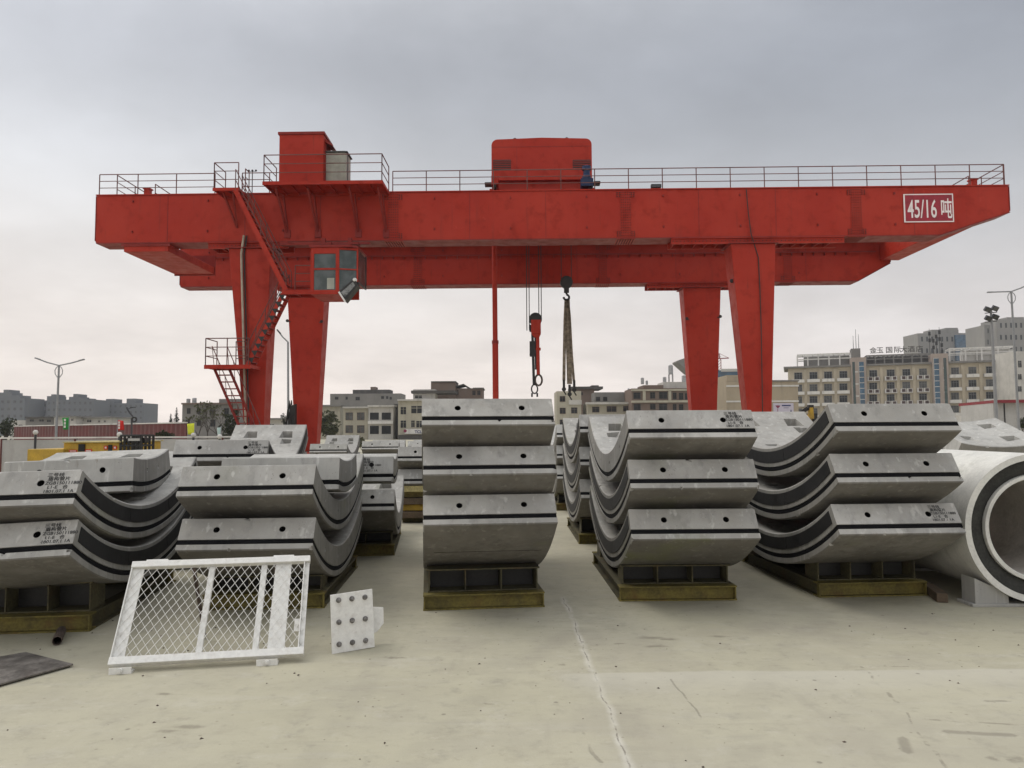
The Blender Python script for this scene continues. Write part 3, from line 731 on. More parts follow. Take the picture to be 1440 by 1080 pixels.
# girders
def girder(y0, xl, xr, xt, ztip, zb):
    y1 = y0+1.1; b = MB()
    prof = [(xl, ZT), (xl, zb+.03), (xl+.05, zb), (xt, zb), (xr, ztip), (xr, ZT)]
    b.prism(prof, 'y', y0+.05, y1-.05)
    o = b.build('main_girder', red, crane, bevel=.01, seg=1)
    f = MB(); f.box(xl-.02, xr+.02, y0, y1, ZT+.002, ZT+.045); f.build('top_flange', red, o)
    f = MB(); f.box(xl+.05, xt, y0, y1, zb-.045, zb-.002)
    f.prism([(xt+.003, zb-.045), (xr, ztip-.045), (xr, ztip-.003), (xt+.003, zb-.003)], 'y', y0, y1); f.build('bottom_flange', dred, o)
    f = MB()                                            # end plates and the seams of the web plates
    f.box(xl-.03, xl-.002, y0+.03, y1-.03, zb+.08, ZT-.02); f.box(xr+.002, xr+.03, y0+.03, y1-.03, ztip+.04, ZT-.02)
    f.build('end_plate', dred, o)
    f = MB()
    for k in range(12):
        x = xl+1.6+k*3.3
        if x > xt: break
        for z in (zb+.42, ZT-.32): f.box(x, x+.05, y0-.03, y0+.048, z, z+.09)
    f.build('lifting_lug', dred, o)
    return o
gf = girder(0, -18.15, 21.35, 18.35, 10.93, ZB)
gr = girder(9.5, -18.82, 20.85, 19.05, 10.86, 9.88)
def splice(g, x, y, zb):
    b = MB(); b.box(x-.24, x+.24, y+.034, y+.046, zb+.05, ZT-.05); b.box(x-.40, x+.40, y+.0335, y+.0455, ZT-.33, ZT-.052); b.box(x-.40, x+.40, y+.0335, y+.0455, zb+.052, zb+.25)
    b.box(x-.40, x+.40, y+.02, y+1.08, zb-.06, zb-.046)
    p = b.build('splice_plate', red, g)
    b = MB()
    for i in range(5):
        for k in range(18):
            z = zb+.10+k*(ZT-zb-.2)/17; b.lathe([(.025, 0), (.021, .03)], (x-.19+i*.095, y+.033, z), (0, -1, 0), 6, smooth=False)
    for i in range(8):
        for k in range(3):
            for z0 in (zb+.085, ZT-.29):
                xx = x-.36+i*.103
                if abs(xx-x) > .23: b.lathe([(.030, 0), (.026, .03)], (xx, y+.033, z0+k*.085), (0, -1, 0), 6, smooth=False)
    for i in range(7):
        for k in range(9): b.lathe([(.024, 0), (.02, .03)], (x-.33+i*.11, y+.1+k*.11, zb-.058), (0, 0, -1), 6, smooth=False)
    b.build('bolt_pattern', M['bolt_red'], p)
for px in (553, 880, 1205): splice(gf, cl(px, 300, 0)[0], 0, ZB)
for px in (587, 848, 1108): splice(gr, cl(px, 375, 9.5)[0], 9.5, 9.88)
for g_, y_, zb__, xs__ in ((gf, 0, ZB, (-15.0, -11.6, -8.3, -1.8, 1.5, 8.1, 11.4, 17.3)), (gr, 9.5, 9.88, (-15.4, -11.0, -7.5, 0.2, 3.5, 9.0, 16.2))):
    for x_ in xs__: b = MB(); b.box(x_-.012, x_+.012, y_+.042, y_+.0495, zb__+.02, ZT-.02); b.build('weld_seam', dred, g_)
# stiffener strip along the bottom of the rear girder and small brackets
b = MB()
for k in range(60):
    x = -17+k*.6
    if x < 18.8: b.box(x, x+.03, 9.40, 9.548, ZT-.75, ZT-.55)
b.box(-18, 20, 9.36, 9.40, ZT-.62, ZT-.56)
b.build('cable_rail', dred, gr)
# saddle beams over the leg heads, ribs underneath
def saddle(x0, x1, y0, zb):
    b = MB(); b.box(x0, x1, y0+.08, y0+.16, zb-.30, zb-.048); b.box(x0, x1, y0+.94, y0+1.02, zb-.30, zb-.048)
    k = x0+.1
    while k < x1-.1:
        b.box(k, k+.03, y0+.163, y0+.937, zb-.29, zb-.05); k += .48
    b.box(x0, x1, y0-.02, y0+.078, zb-.075, zb-.05)
    o = b.build('saddle_beam', red, crane)
    b = MB(); k = x0+.08
    while k < x1-.05:
        b.lathe([(.026, 0), (.022, .02)], (k, y0+.078, zb-.18), (0, -1, 0), 6, smooth=False); k += .16
    b.build('bolt_pattern', M['bolt_red'], o)
saddle(-13.2, -9.7, 0, ZB); saddle(6.9, 14.3, 0, ZB); saddle(-13.3, -9.6, 9.5, 9.88); saddle(7.4, 12.4, 9.5, 9.88)
# tie beams between the girders at both ends
def tie(x0, x1, y0, y1, z0, z1, flange=True):
    b = MB(); b.box(x0, x1, y0, y1, z0, z1); o = b.build('tie_beam', red, crane, bevel=.012, seg=1)
    if flange:
        f = MB(); f.box(x0-.05, x1+.05, y1+.002, y1+.05, z0-.06, z1+.6); f.build('flange', dred, o)
tie(-16.9, -14.95, .06, 4.9, 9.57, 9.92)
tie(20.25, 21.3, 1.1, 9.5, 10.98, 11.98, False)
b = MB(); b.box(-17.0, -14.85, .02, .055, 9.80, 9.92)
for k in range(13): b.lathe([(.026, 0), (.022, .02)], (-16.85+k*.15, .02, 9.86), (0, -1, 0), 6, smooth=False)
b.build('bolted_strip', dred, crane)
# legs
def leg(y0, top, bot, zt, dt=1.15, db=.75, zb=.62):
    y1 = y0+1.05; ym = (y0+y1)/2
    vs = [(top[0], ym-dt/2, zt), (top[1], ym-dt/2, zt), (top[1], ym+dt/2, zt), (top[0], ym+dt/2, zt), (bot[0], ym-db/2, zb), (bot[1], ym-db/2, zb), (bot[1], ym+db/2, zb), (bot[0], ym+db/2, zb)]
    b = MB(); b.add(vs, [(0,1,2,3),(7,6,5,4),(0,4,5,1),(1,5,6,2),(2,6,7,3),(3,7,4,0)])
    o = b.build('leg', red, crane, bevel=.015, seg=1)
    f = MB(); f.box(top[0]-.12, top[1]+.12, ym-dt/2-.12, ym+dt/2+.12, zt+.002, zt+.035); f.build('head_plate', dred, o)
    f = MB(); bx = (bot[0]+bot[1])/2; f.box(bot[0]-.1, bot[1]+.1, ym-db/2-.1, ym+db/2+.1, zb-.04, zb-.002); f.build('foot_plate', dred, o)
    return o
leg(0, (-12.25, -10.42), (-11.4, -10.72), ZB-.34); leg(0, (9.42, 11.32), (10.14, 10.94), ZB-.34)
leg(9.5, (-12.72, -10.62), (-12.2, -11.05), 9.88-.34); leg(9.5, (9.36, 11.44), (9.86, 11.02), 9.88-.34)
# stair brackets on the legs' inner side (small hoops)
# bottom sills with wheel bogies
for x in (-11.25, 10.55):
    b = MB(); b.box(x-.3, x+.3, -.6, 11.2, .30, .575); b.build('bottom_sill', red, crane, bevel=.02, seg=1)
    for y in (-.2, 1.2, 9.4, 10.8):
        b = MB(); b.lathe([(.26, -.07), (.28, -.06), (.28, .06), (.26, .07)], (x, y, .285), (1, 0, 0), 20); b.build('wheel', M['black_steel'], crane)
# railings
def railing(pts, h=1.08, name='railing', parent=None, post=1.5, n=3, r=.023, mat='red_rail'):
    b = MB()
    for p, q in zip(pts, pts[1:]):
        p, q = Vector(p), Vector(q); d = q-p; m = max(1, round(d.length/post))
        for k in range(1, n+1):
            z = Vector((0, 0, h*k/n)); b.tube(p+z, q+z, r*(1 if k == n else .8), 5)
        for k in range(m+1):
            s = p+d*(k/m); b.tube(s, s+Vector((0, 0, h)), r, 5)
    return b.build(name, M[mat], parent or crane)
zt = ZT+.046
for x0, x1, post in ((-18.05, -12.95, 1.5), (-5.15, 21.2, 1.5)): railing([(x0, .06, zt), (x1, .06, zt)], .90, post=post)
railing([(-11.75, .06, zt), (-10.55, .06, zt)], .90)
railing([(-18.4, 10.52, zt), (20.7, 10.52, zt)], 1.02)
railing([(-17.4, .3, zt+.0), (-17.4, 9.4, zt)], .95); railing([(-16.1, 1.1, zt), (-16.1, 9.4, zt)], .80, n=2)
railing([(21.2, .1, zt), (21.2, 9.4, zt)], .90); railing([(20.3, 1.1, zt), (20.3, 9.4, zt)], .75, n=2)
for x in (-16.15, 20.15):
    b = MB(); b.box(x-.12, x+.12, .42, .68, zt, zt+.36); b.box(x-.16, x+.16, .38, .72, zt+.36, zt+.42); b.build('end_stop', red, crane, bevel=.01)
for y in (.55, 10.05):
    b = MB(); b.box(-16.2, 20.2, y-.05, y+.05, zt, zt+.10); b.build('trolley_rail', M['black_steel'], crane)
for y0, y1 in ((1.105, 1.75), (8.8, 9.495)):
    b = MB(); b.box(-17.2, 20.2, y0, y1, ZT-.06, ZT-.01); b.build('walkway_deck', dred, crane)
# floodlight on top of the front girder
x, z = cl(922, 265, .2)
b = MB(); b.box(x-.22, x+.22, .0, .22, zt+.05, zt+.2); b.tube((x, .12, zt), (x, .12, zt+.06), .03, 6); b.build('floodlight', M['dark_lamp'], crane, bevel=.015)
# anemometer
x, _ = cl(355, 240, 1.0); b = MB(); b.tube((x, 1.0, zt), (x, 1.0, zt+1.3), .02, 6); b.tube((x-.16, 1.0, zt+1.3), (x+.16, 1.0, zt+1.3), .012, 5)
for s in (-.16, 0, .16): b.ball((x+s, 1.0, zt+1.34), .05, 6, 4)
b.build('anemometer', M['black_steel'], crane)
# sign
x0, z1 = cl(1270, 273, .02); x1, _ = cl(1340, 273, .02); _, z0 = cl(1305, 312.5, .02)
b = MB(); b.box(x0, x1, .018, .040, z0, z1); sb = b.build('sign_board', M['sign_red'], crane)
b = MB(); w = .045
b.box(x0, x1, .012, .0175, z1-w, z1); b.box(x0, x1, .012, .0175, z0, z0+w); b.box(x0, x0+w*1.4, .012, .0175, z0+w+.002, z1-w-.002); b.box(x1-w, x1, .012, .0175, z0+w+.002, z1-w-.002); b.build('sign_border', M['white_letter'], sb)
for s, fx, fz, size, sx in (('45/16', .075, .17, 1.10, .50), ('吨', .735, .20, .92, .55)):
    me = text_mesh(s, size, M['white_letter'], 'lettering', weight=.012, sx=sx); link('lettering', me, sb, (x0+(x1-x0)*fx, .011, z0+(z1-z0)*fz))
# conduit and loose cable on the legs
b = MB(); xs, _ = cl(340, 345, -.05); xe, _ = cl(338, 590, -.05)
b.path([(xs+.1, -.08, 10.2), (xs, -.09, 9.4), (xe+.28, -.06, 1.0)], .05, 6); b.build('conduit', M['beige_metal'], crane)
b = MB(); b.path([(xs+.22, -.06, 10.2), (xs+.13, -.1, 9.4), (xe+.42, -.05, 1.0)], .032, 5); b.build('cable', M['black_steel'], crane)
b = MB(); pts = [(1049, 266), (1052, 300), (1056, 330), (1066, 362), (1068, 400), (1070, 460), (1072, 580)]
b.path([(cl(u, v, -.03)[0], -.06, cl(u, v, -.03)[1]) for u, v in pts], .022, 5); b.build('cable', M['black_steel'], crane)
# small hooks on leg edges
b = MB()
for px, py, yl in ((966, 448, 9.4), (1013, 445, 9.4), (404, 451, 9.4), (452, 452, 9.4), (1029, 395, .2)):
    x, z = cl(px, py, yl); sg = 1 if px in (966, 404, 1029) else -1; b.lathe([(.07, -.02), (.09, 0), (.07, .02)], (x, yl, z), (0, 1, 0), 10); b.tube((x, yl, z-.05), (x+sg*.35, yl+.25, z-.05), .025, 5)
b.build('cable_hanger', M['black_steel'], crane)

# ------------------------------------------------------------------ access platforms and stairs on the crane
def deck(x0, x1, y0, y1, z, name='platform', parent=None, t=.10):
    b = MB(); b.box(x0, x1, y0, y1, z-.012, z); b.box(x0, x1, y0-.01, y0+.05, z-t-.03, z-.013); b.box(x0, x1, y1-.05, y1, z-t, z-.013)
    b.box(x0, x0+.05, y0+.05, y1-.05, z-t, z-.013); b.box(x1-.05, x1, y0+.05, y1-.05, z-t, z-.013)
    k = x0+.5
    while k < x1-.3: b.box(k, k+.04, y0+.05, y1-.05, z-t*.8, z-.0135); k += .55
    return b.build(name, red, parent or crane)
# stair-head platform
yp = -1.25
xa, zp = cl(299, 264, yp); xb, _ = cl(336, 264, yp)
pl = deck(xa, xb, yp, 0.0, zp)
railing([(xa+.04, -.02, zp), (xa+.04, yp+.04, zp), (xb-.04, yp+.04, zp)], 1.08, parent=pl, post=1.1)
railing([(xb-.04, -.45, zp), (xb-.04, -.02, zp)], 1.08, parent=pl, post=.4)
b = MB(); xm = (xa+xb)/2
for x in (xa+.35, xb-.35): b.bar((x, -1.0, zp-.13), (xm, .04, zp-1.35), .07, .07)
b.build('strut', dred, pl)
# stair from that platform down to the cab landing
def stair(p, q, width_y, name='stair', treads=None, parent=None, sw=.20, rail=True, side=1):
    """flight in the xz plane between p and q (x,z) with stringers at y and y+width"""
    y0, y1 = width_y; b = MB(); (xa_, za_), (xb_, zb_) = p, q
    for y in (y0, y1): b.bar((xa_, y, za_), (xb_, y, zb_), .05, sw, (0, 0, 1))
    o = b.build(name, red, parent or crane)
    n = treads or int(abs(za_-zb_)/.24); b = MB()
    for k in range(1, n):
        x, z = xa_+(xb_-xa_)*k/n, za_+(zb_-za_)*k/n; b.box(x-.11, x+.11, y0+.03, y1-.03, z-.012, z+.012)
    b.build('treads', dred, o)
    if rail:
        b = MB()
        for y in (y0, y1):
            for h in (.45, .9): b.tube((xa_, y, za_+h), (xb_, y, zb_+h), .02, 5)
            for k in range(5):
                x, z = xa_+(xb_-xa_)*k/4, za_+(zb_-za_)*k/4; b.tube((x, y, z), (x, y, z+.9), .02, 5)
        b.build('handrail', M['red_rail'], o)
    return o
p_, q_ = cl(331, 265, yp), cl(402, 408, yp)
stair((p_[0], p_[1]-.08), q_, (yp, yp+.72))
# cab landing
xa, zl = cl(396, 407, yp); xb, _ = cl(440, 407, yp)
ld = deck(xa, xb, yp, -.25, zl-.02, t=.16)
railing([(xa+.55, yp+.02, zl), (xb-.02, yp+.02, zl)], 1.0, parent=ld, post=.6)
# lower flight doubling back to the lower platform
yq = -1.15
pa, pb = cl(399, 411, yq), cl(346, 519, yq)
stair(pa, (pb[0], pb[1]+.05), (yq, yq+.7), sw=.16)
b = MB()
for k in range(11):
    x, z = pa[0]+(pb[0]-pa[0])*(k+.5)/11, pa[1]+(pb[1]-pa[1])*(k+.5)/11; b.prism([(x-.14, z+.04), (x+.14, z+.04), (x+.02, z-.2)], 'y', yq-.03, yq-.026)
b.build('stair_brackets', M['black_steel'], crane)
xa, zq = cl(287, 513, yq-.15); xb, _ = cl(352, 513, yq-.15)
lp = deck(xa, xb, yq-.15, -.02, zq, t=.14)
railing([(xa+.03, -.1, zq), (xa+.03, yq-.1, zq), (xb-.1, yq-.1, zq)], 1.1, parent=lp, post=.9)
railing([(xa+.85, -.1, zq), (xb-.6, -.1, zq)], 1.1, parent=lp, post=.9)
# ladder to the ground
la, lb = cl(302, 518, yq+.25), cl(337, 600, yq+.25)
s = (lb[0]-la[0])/(lb[1]-la[1]); zg = .05; lb = (la[0]+s*(zg-la[1]), zg)
b = MB(); wl = .62
for dx in (0, wl): b.bar((la[0]+dx, yq+.25, la[1]-.05), (lb[0]+dx, yq+.25, lb[1]), .06, .10)
for k in range(1, 15):
    x, z = la[0]+(lb[0]-la[0])*k/15, la[1]+(lb[1]-la[1])*k/15; b.box(x+.03, x+wl-.03, yq+.14, yq+.36, z-.02, z+.02)
ldr = b.build('ladder', dred, crane)
b = MB()
for dx, yy in ((.0, yq-.05), (wl, yq-.05)): b.tube((la[0]+dx, yy, la[1]+.9), (lb[0]+dx, yy, lb[1]+.9), .02, 5)
for k in range(8):
    for dx in (0, wl):
        x, z = la[0]+(lb[0]-la[0])*k/7, la[1]+(lb[1]-la[1])*k/7; b.tube((x+dx, yq+.2, z), (x+dx, yq-.05, z+.9), .014, 5)
b.build('handrail', M['red_rail'], ldr)

# ------------------------------------------------------------------ electrical platform
ye = -1.65
xa, ze = cl(369, 255, ye); xb, _ = cl(538, 255, ye)
ep = deck(xa, xb, ye, -.01, ze, 'electrical_platform', t=.12)
railing([(xa+.04, -.05, ze), (xa+.04, ye+.04, ze), (xb-.04, ye+.04, ze), (xb-.04, -.05, ze)], 1.12, parent=ep, post=4.7)
for px in (392, 436, 494, 534):
    x, _ = cl(px, 275, -.8); b = MB(); b.bar((x, -1.2, ze-.13), (x+.12, .045, ze-1.75), .08, .08); b.bar((x+.02, -.25, ze-.13), (x+.14, .045, ze-1.68), .06, .06); b.box(x+.0, x+.26, -.012, .045, ze-1.95, ze-1.6)
    b.build('strut', dred, ep)
yh = -1.4
xa, z1 = cl(393, 188, yh); xb, _ = cl(455, 188, yh)
b = MB(); b.box(xa, xb, yh, yh+1.25, ze+.01, z1-.05); eh = b.build('electrical_house', red, crane, bevel=.012)
b = MB(); b.prism([(yh-.05, z1-.048), (yh+1.4, z1-.048), (yh+1.4, z1+.02), (yh-.05, z1+.06)], 'x', xa-.05, xb+.05); b.build('roof', dred, eh)
b = MB(); b.box(xb+.002, xb+.04, yh+.25, yh+1.0, ze+.15, ze+1.9); b.build('door', dred, eh)
b = MB(); b.prism([(xb+.005, z1-.16), (xb+.32, z1-.42), (xb+.32, z1-.46), (xb+.005, z1-.30)], 'y', yh+.2, yh+1.1); b.build('rain_hood', dred, eh)
xa, z1 = cl(458, 215, yh+.3); xb, _ = cl(487, 215, yh+.3)
b = MB(); b.box(xa, xb, yh+.3, yh+1.1, ze+.01, z1); cb = b.build('control_cabinet', M['grey_metal'], crane, bevel=.012)
b = MB()
for k in range(24): b.box(xa+.05, xb-.05, yh+.292, yh+.2985, ze+.1+k*.058, ze+.125+k*.058)
b.build('louvre', M['grey_metal'], cb)
b = MB(); b.box(xa-.04, xb+.06, yh+.24, yh+1.15, z1+.002, z1+.05); b.tube((xb+.08, yh+.25, z1+.0), (xb+.08, yh+.25, ze), .02, 6); b.build('cabinet_top', M['black_steel'], cb)

# ------------------------------------------------------------------ operator cab
yc = -1.55
xa, z1 = cl(437, 348, yc); xm, _ = cl(475, 348, yc); xb, _ = cl(501, 348, yc); _, z0 = cl(460, 411, yc)
_, zw = cl(480, 413, yc)
cabr = M['red']
H = z1-z0; yb = .35
glass, tg = newmat('cab_glass')
tg.out(tg.mix(tg.ramp(tg.noise(2.0, 3), .35, .65), (.02, .035, .033), (.07, .085, .085)), .12, 0, spec=.6)
M['glass'] = glass
b = MB(); b.box(xa, xb-.28, yb-.06, yb, z0, z1); b.box(xa, xa+.06, yc+.02, yb-.062, z0, z1)                # rear and left walls
b.box(xa+.0, xm+.04, yc, yb, z0-.08, z0-.002)
cab = b.build('operator_cab', cabr, crane, bevel=.008)
b = MB(); b.prism([(xa-.05, yc-.06), (xb-.25, yc-.06), (xb+.03, yc+.2), (xb+.03, yb+.05), (xa-.05, yb+.05)], 'z', z1+.002, z1+.09); b.build('roof', dred, cab)
fr = MB()                                                # front frame: two bays
xs_ = [xa, xa+.14, xm-.08, xm+.06, xb-.05, xb]
fr.box(xs_[0], xs_[1], yc, yc+.07, z0, z1); fr.box(xs_[2], xs_[3], yc, yc+.07, z0-.05, z1)
fr.box(xs_[1], xs_[2], yc+.002, yc+.07, z1-.26, z1); fr.box(xs_[1], xs_[2], yc+.002, yc+.06, z0+H*.50, z0+H*.54); fr.box(xs_[1], xs_[2], yc+.002, yc+.07, z0, z0+.10)
fr.bar((xs_[3], yc+.03, z0+.02), (xb-.02, yc+.24, z0-.02+.5), .06, .07); fr.bar((xs_[3], yc+.03, z1-.05), (xb, yc+.24, z1-.05), .06, .09)
fr.bar((xb, yc+.24, z0+.46), (xb, yc+.24, z1), .06, .06); fr.bar((xs_[3], yc+.03, z0+H*.52), (xb, yc+.24, z0+H*.52), .04, .05)
fr.build('window_frame', cabr, cab, bevel=.006)
b = MB(); b.box(xs_[1], xs_[2], yc+.035, yc+.045, z0+.07, z0+H*.50); b.box(xs_[1], xs_[2], yc+.035, yc+.045, z0+H*.54, z1-.26); b.build('window', glass, cab)
b = MB(); b.add([(xs_[3], yc+.05, z0+.05), (xb-.03, yc+.25, z0+.50), (xb-.03, yc+.25, z1-.08), (xs_[3], yc+.05, z1-.08)], [(0,1,2,3)]); b.build('window', glass, cab)
b = MB(); b.add([(xb+.01, yc+.28, z0+.48), (xb+.01, yb-.05, z0+.48), (xb+.01, yb-.05, z1-.08), (xb+.01, yc+.28, z1-.08)], [(0,1,2,3)]); b.build('window', glass, cab)
b = MB(); b.bar((xb, yb-.03, z0+.44), (xb, yb-.03, z1), .06, .06); b.bar((xb+.01, yc+.28, z0+.46), (xb+.01, yb-.03, z0+.46), .05, .05); b.build('door_post', M['black_steel'], cab)
M['pane_reflection_tint'] = plain('painted_reflection_pane', (.20, .205, .20), .3, var=.5, scale=5)  # pale base colour carries the reflection on the foot window
# tilted foot window at the lower front corner
xt0, zt0 = cl(477, 414, yc); xt1, zt1 = cl(500, 400, yc)
def quad_slab(pts, y0, y1, name, mat):
    b = MB(); b.prism([cl(u, v, yc) for u, v in pts], 'y', y0, y1); return b.build(name, mat, cab)
quad_slab(((476, 411), (499, 391), (503, 402), (485, 424)), yc-.05, yc+.5, 'foot_window_frame', M['black_steel'])
quad_slab(((480, 411.5), (497, 396.5), (499.5, 402), (485.5, 418)), yc-.065, yc-.052, 'foot_window', M['pane_reflection_tint'])
quad_slab(((476, 411.5), (478, 410), (487, 424), (485.5, 426)), yc-.09, yc-.07, 'foot_bar', M['white_paint'])
b = MB(); b.ball((xt1-.04, yc+.02, zt1+.18), .10, 8, 6); b.build('work_lamp', M['white_paint'], cab)
# things seen through the glass: seat and curtain
b = MB(); b.box(xa+.68, xa+.98, yc+.026, yc+.032, z0+.14, z0+.60); b.build('paper_notice', M['grey_metal'], cab)
b = MB(); b.box(xm-.52, xm-.16, yc+.5, yc+.62, z0+.25, z0+.95); b.box(xm-.54, xm-.10, yc+.45, yc+.9, z0+.22, z0+.34); b.build('operator_seat', M['grey_metal'], cab, bevel=.04)
for x in (xa+.25, xb-.5):
    b = MB(); b.box(x-.08, x+.08, -.6, -.45, z1+.09, ZB-.05); b.box(x-.25, x+.35, -.62, -.1, z1+.35, z1+.45); b.build('cab_hanger', dred, crane)
b = MB(); b.box(xa-1.7, xb+.3, -.35, -.25, ZB-.28, ZB-.16); b.box(xa-1.7, xb+.3, -.25, .05, ZB-.24, ZB-.2); b.build('cab_rail', dred, crane)

# ------------------------------------------------------------------ cable bundle beside the rear left leg
b = MB()
x0, _ = cl(404, 590, 9.0); random.seed(3)
for k in range(9):
    w = random.uniform(.18, .5); h = random.uniform(1.5, 3.0); xx = x0+random.uniform(-.1, .35); yy = 8.7+random.uniform(-.2, .3)
    b.path([(xx-w*.5, yy, .6), (xx-w*.35, yy, h*.6+.6), (xx, yy+.02, h+.6), (xx+w*.35, yy+.04, h*.6+.6), (xx+w*.5, yy, .6)], .03, 5)
b.prism([(x0-.05, .6), (x0+.52, .6), (x0+.52, 3.2), (x0+.25, 3.1)], 'y', 8.75, 9.0)
b.build('cable_bundle', M['black_steel'], crane)

# ------------------------------------------------------------------ trolley
TY = 33.75
tro = thing('crane_trolley', 'red hoist trolley with a round-shouldered machine house riding on the crane girders', 'hoist trolley', (0, 32, 0), CR)
yt = 1.7
xa, z1 = cl(691, 196, yt); xb, _ = cl(832, 196, yt); _, zb_ = cl(760, 253, yt)
zr = zt+.10
def rounded(x0, x1, z0, z1, r):
    p = [(x0, z0), (x1, z0)]
    for k in range(7): t = k/6*math.pi/2; p.append((x1-r+r*math.cos(t), z1-r+r*math.sin(t)))
    p.append(((x0+x1)/2, z1+.06))
    for k in range(7): t = math.pi/2+k/6*math.pi/2; p.append((x0+r+r*math.cos(t), z1-r+r*math.sin(t)))
    return p
b = MB(); b.prism(rounded(xa, xb, zb_, z1, .28), 'y', yt, yt+6.4); hs = b.build('machine_house', red, tro, bevel=.02)
b = MB(); b.box(xa+.02, xb-.02, yt-.006, yt-.001, z1-.38, z1-.355); b.box(xa+1.15, xa+1.17, yt-.006, yt-.001, zb_+.1, z1-.4); b.build('panel_seam', dred, hs)
for px in (706, 818):
    x, z = cl(px, 232, yt); b = MB()
    b.box(x-.41, x+.41, yt-.01, yt-.002, z-.22, z+.24); v = b.build('vent', M['black_steel'], hs)
    b = MB()
    for k in range(5): b.box(x-.40, x+.40, yt-.03, yt-.011, z-.18+k*.085, z-.155+k*.085)
    b.build('louvre', red, v)
for px in (724, 797):
    x, z = cl(px, 195, yt+.5); b = MB(); b.lathe([(.07, -.02), (.10, 0), (.07, .02), (.05, 0)], (x, yt+.5, z1+.16), (0, 1, 0), 10, closed=True); b.tube((x, yt+.5, z1), (x, yt+.5, z1+.09), .03, 6); b.build('lifting_eye', M['black_steel'], hs)
b = MB(); b.box(xa+.1, xb-.1, yt+.25, yt+6.2, zr+.25, zb_-.003); b.box(xa-.1, xb+.1, yt+.1, yt+.22, zr+.05, zb_-.35)
b.build('trolley_frame', red, tro, bevel=.01)
b = MB(); b.box(xa+.05, xa+.35, .3, 10.3, zr+.25, zr+.65); b.box(xb-.35, xb-.05, .8, 10.3, zr+.25, zr+.65); b.build('end_carriage', red, tro, bevel=.01)
for x in (xa+.2, xb-.2):
    for y in (.55, 10.05): b = MB(); b.lathe([(.24, -.06), (.25, 0), (.24, .06)], (x, y, zr+.252), (1, 0, 0), 16); b.build('wheel', M['black_steel'], tro)
b = MB(); b.box(xa-.25, xa+.04, .5, .9, zr+.32, zr+.42); b.build('buffer', M['black_steel'], tro); b = MB(); b.box(xb-.04, xb+.25, .5, .9, zr+.32, zr+.42); b.build('buffer', M['black_steel'], tro)
x, _ = cl(825, 250, .4); b = MB(); b.lathe([(.20, 0), (.20, .35), (.15, .4), (.15, .62), (.2, .63), (.2, .78), (.12, .82)], (x, .42, zr+.25), (0, 0, 1), 14); b.box(x-.27, x+.27, .18, .60, zr+.11, zr+.45); b.build('travel_motor', M['blue'], tro, bevel=.0)
# hoist machinery slung between the girders
b = MB(); b.box(xa+.2, xb-.2, 2.2, 8.0, ZT-.45, zr+.24); b.build('hoist_frame', dred, tro, bevel=.02)

# hanging gear: positions on the plane between the girders
yg = 5.0
def cg(px, py): x, z = cl(px, py, yg); return x, z
def wpt(x, y, z): v = Matrix.Rotation(CR, 3, 'Z') @ Vector((x, y, z)); return v + Vector((0, 32, 0))
# main hook
x, z = cg(753, 449); ZH = ZT-.44
hk = thing('main_hook_block', 'red hook block on steel ropes with lifting clamp and ring, above the central stack', 'hook block', wpt(x, yg, z), CR)
b = MB()
for px in (740.5, 744, 757.5, 761):
    xx, _ = cg(px, 400); b.tube((xx-x, .05, ZH-z), (xx-x, .05, -.1 if px > 750 else -.55), .022, 5)
b.build('hoist_rope', M['rope'], hk)
b = MB(); b.lathe([(.20, -.14), (.32, -.12), (.32, -.05), (.27, -.03), (.27, .03), (.32, .05), (.32, .12), (.20, .14)], (0, 0, 0), (0, 1, 0), 22); b.build('sheave', M['black_steel'], hk)
b = MB(); b.box(-.22, .26, -.18, .18, -.74, -.04); b.prism([(-.22, -.741), (.26, -.741), (.17, -.92), (-.06, -.92)], 'y', -.14, .14); b.build('sheave_housing', red, hk, bevel=.02)
b = MB(); b.bar((.10, 0, -.9), (.12, 0, -2.75), .17, .17); b.box(-.0, .25, -.09, .09, -1.55, -1.42); b.build('clamp_arm', red, hk, bevel=.01)
b = MB(); b.bar((-.16, 0, -.5), (-.10, 0, -3.25), .13, .14); b.box(-.30, -.08, -.12, .12, -.62, -.28); b.box(-.30, -.02, -.12, .12, -1.85, -1.1); b.lathe([(.12, -.1), (.12, .1)], (-.18, 0, -1.25), (0, 1, 0), 10); b.lathe([(.11, -.1), (.11, .1)], (-.2, 0, -1.75), (0, 1, 0), 10); b.bar((-.02, 0, -.9), (.0, 0, -2.5), .09, .09); b.build('clamp_mechanism', M['black_steel'], hk)
def link_ring(rx, rz, rt, c, mat, name, par, n=18, y=0):
    b = MB(); pts = [(c[0]+rx*math.cos(2*math.pi*k/n), y, c[1]+rz*math.sin(2*math.pi*k/n)) for k in range(n+1)]; b.path(pts, rt, 6); return b.build(name, mat, par)
link_ring(.17, .27, .055, (.13, -3.02), M['rust'], 'ring', hk)
link_ring(.15, .22, .04, (-.07, -3.46), M['black_steel'], 'shackle', hk)
b = MB(); b.tube((-.2, 0, -3.66), (-.2, 0, -3.85), .05, 6); b.tube((.06, 0, -3.66), (.06, 0, -3.85), .05, 6); b.build('shackle_pin', M['black_steel'], hk)
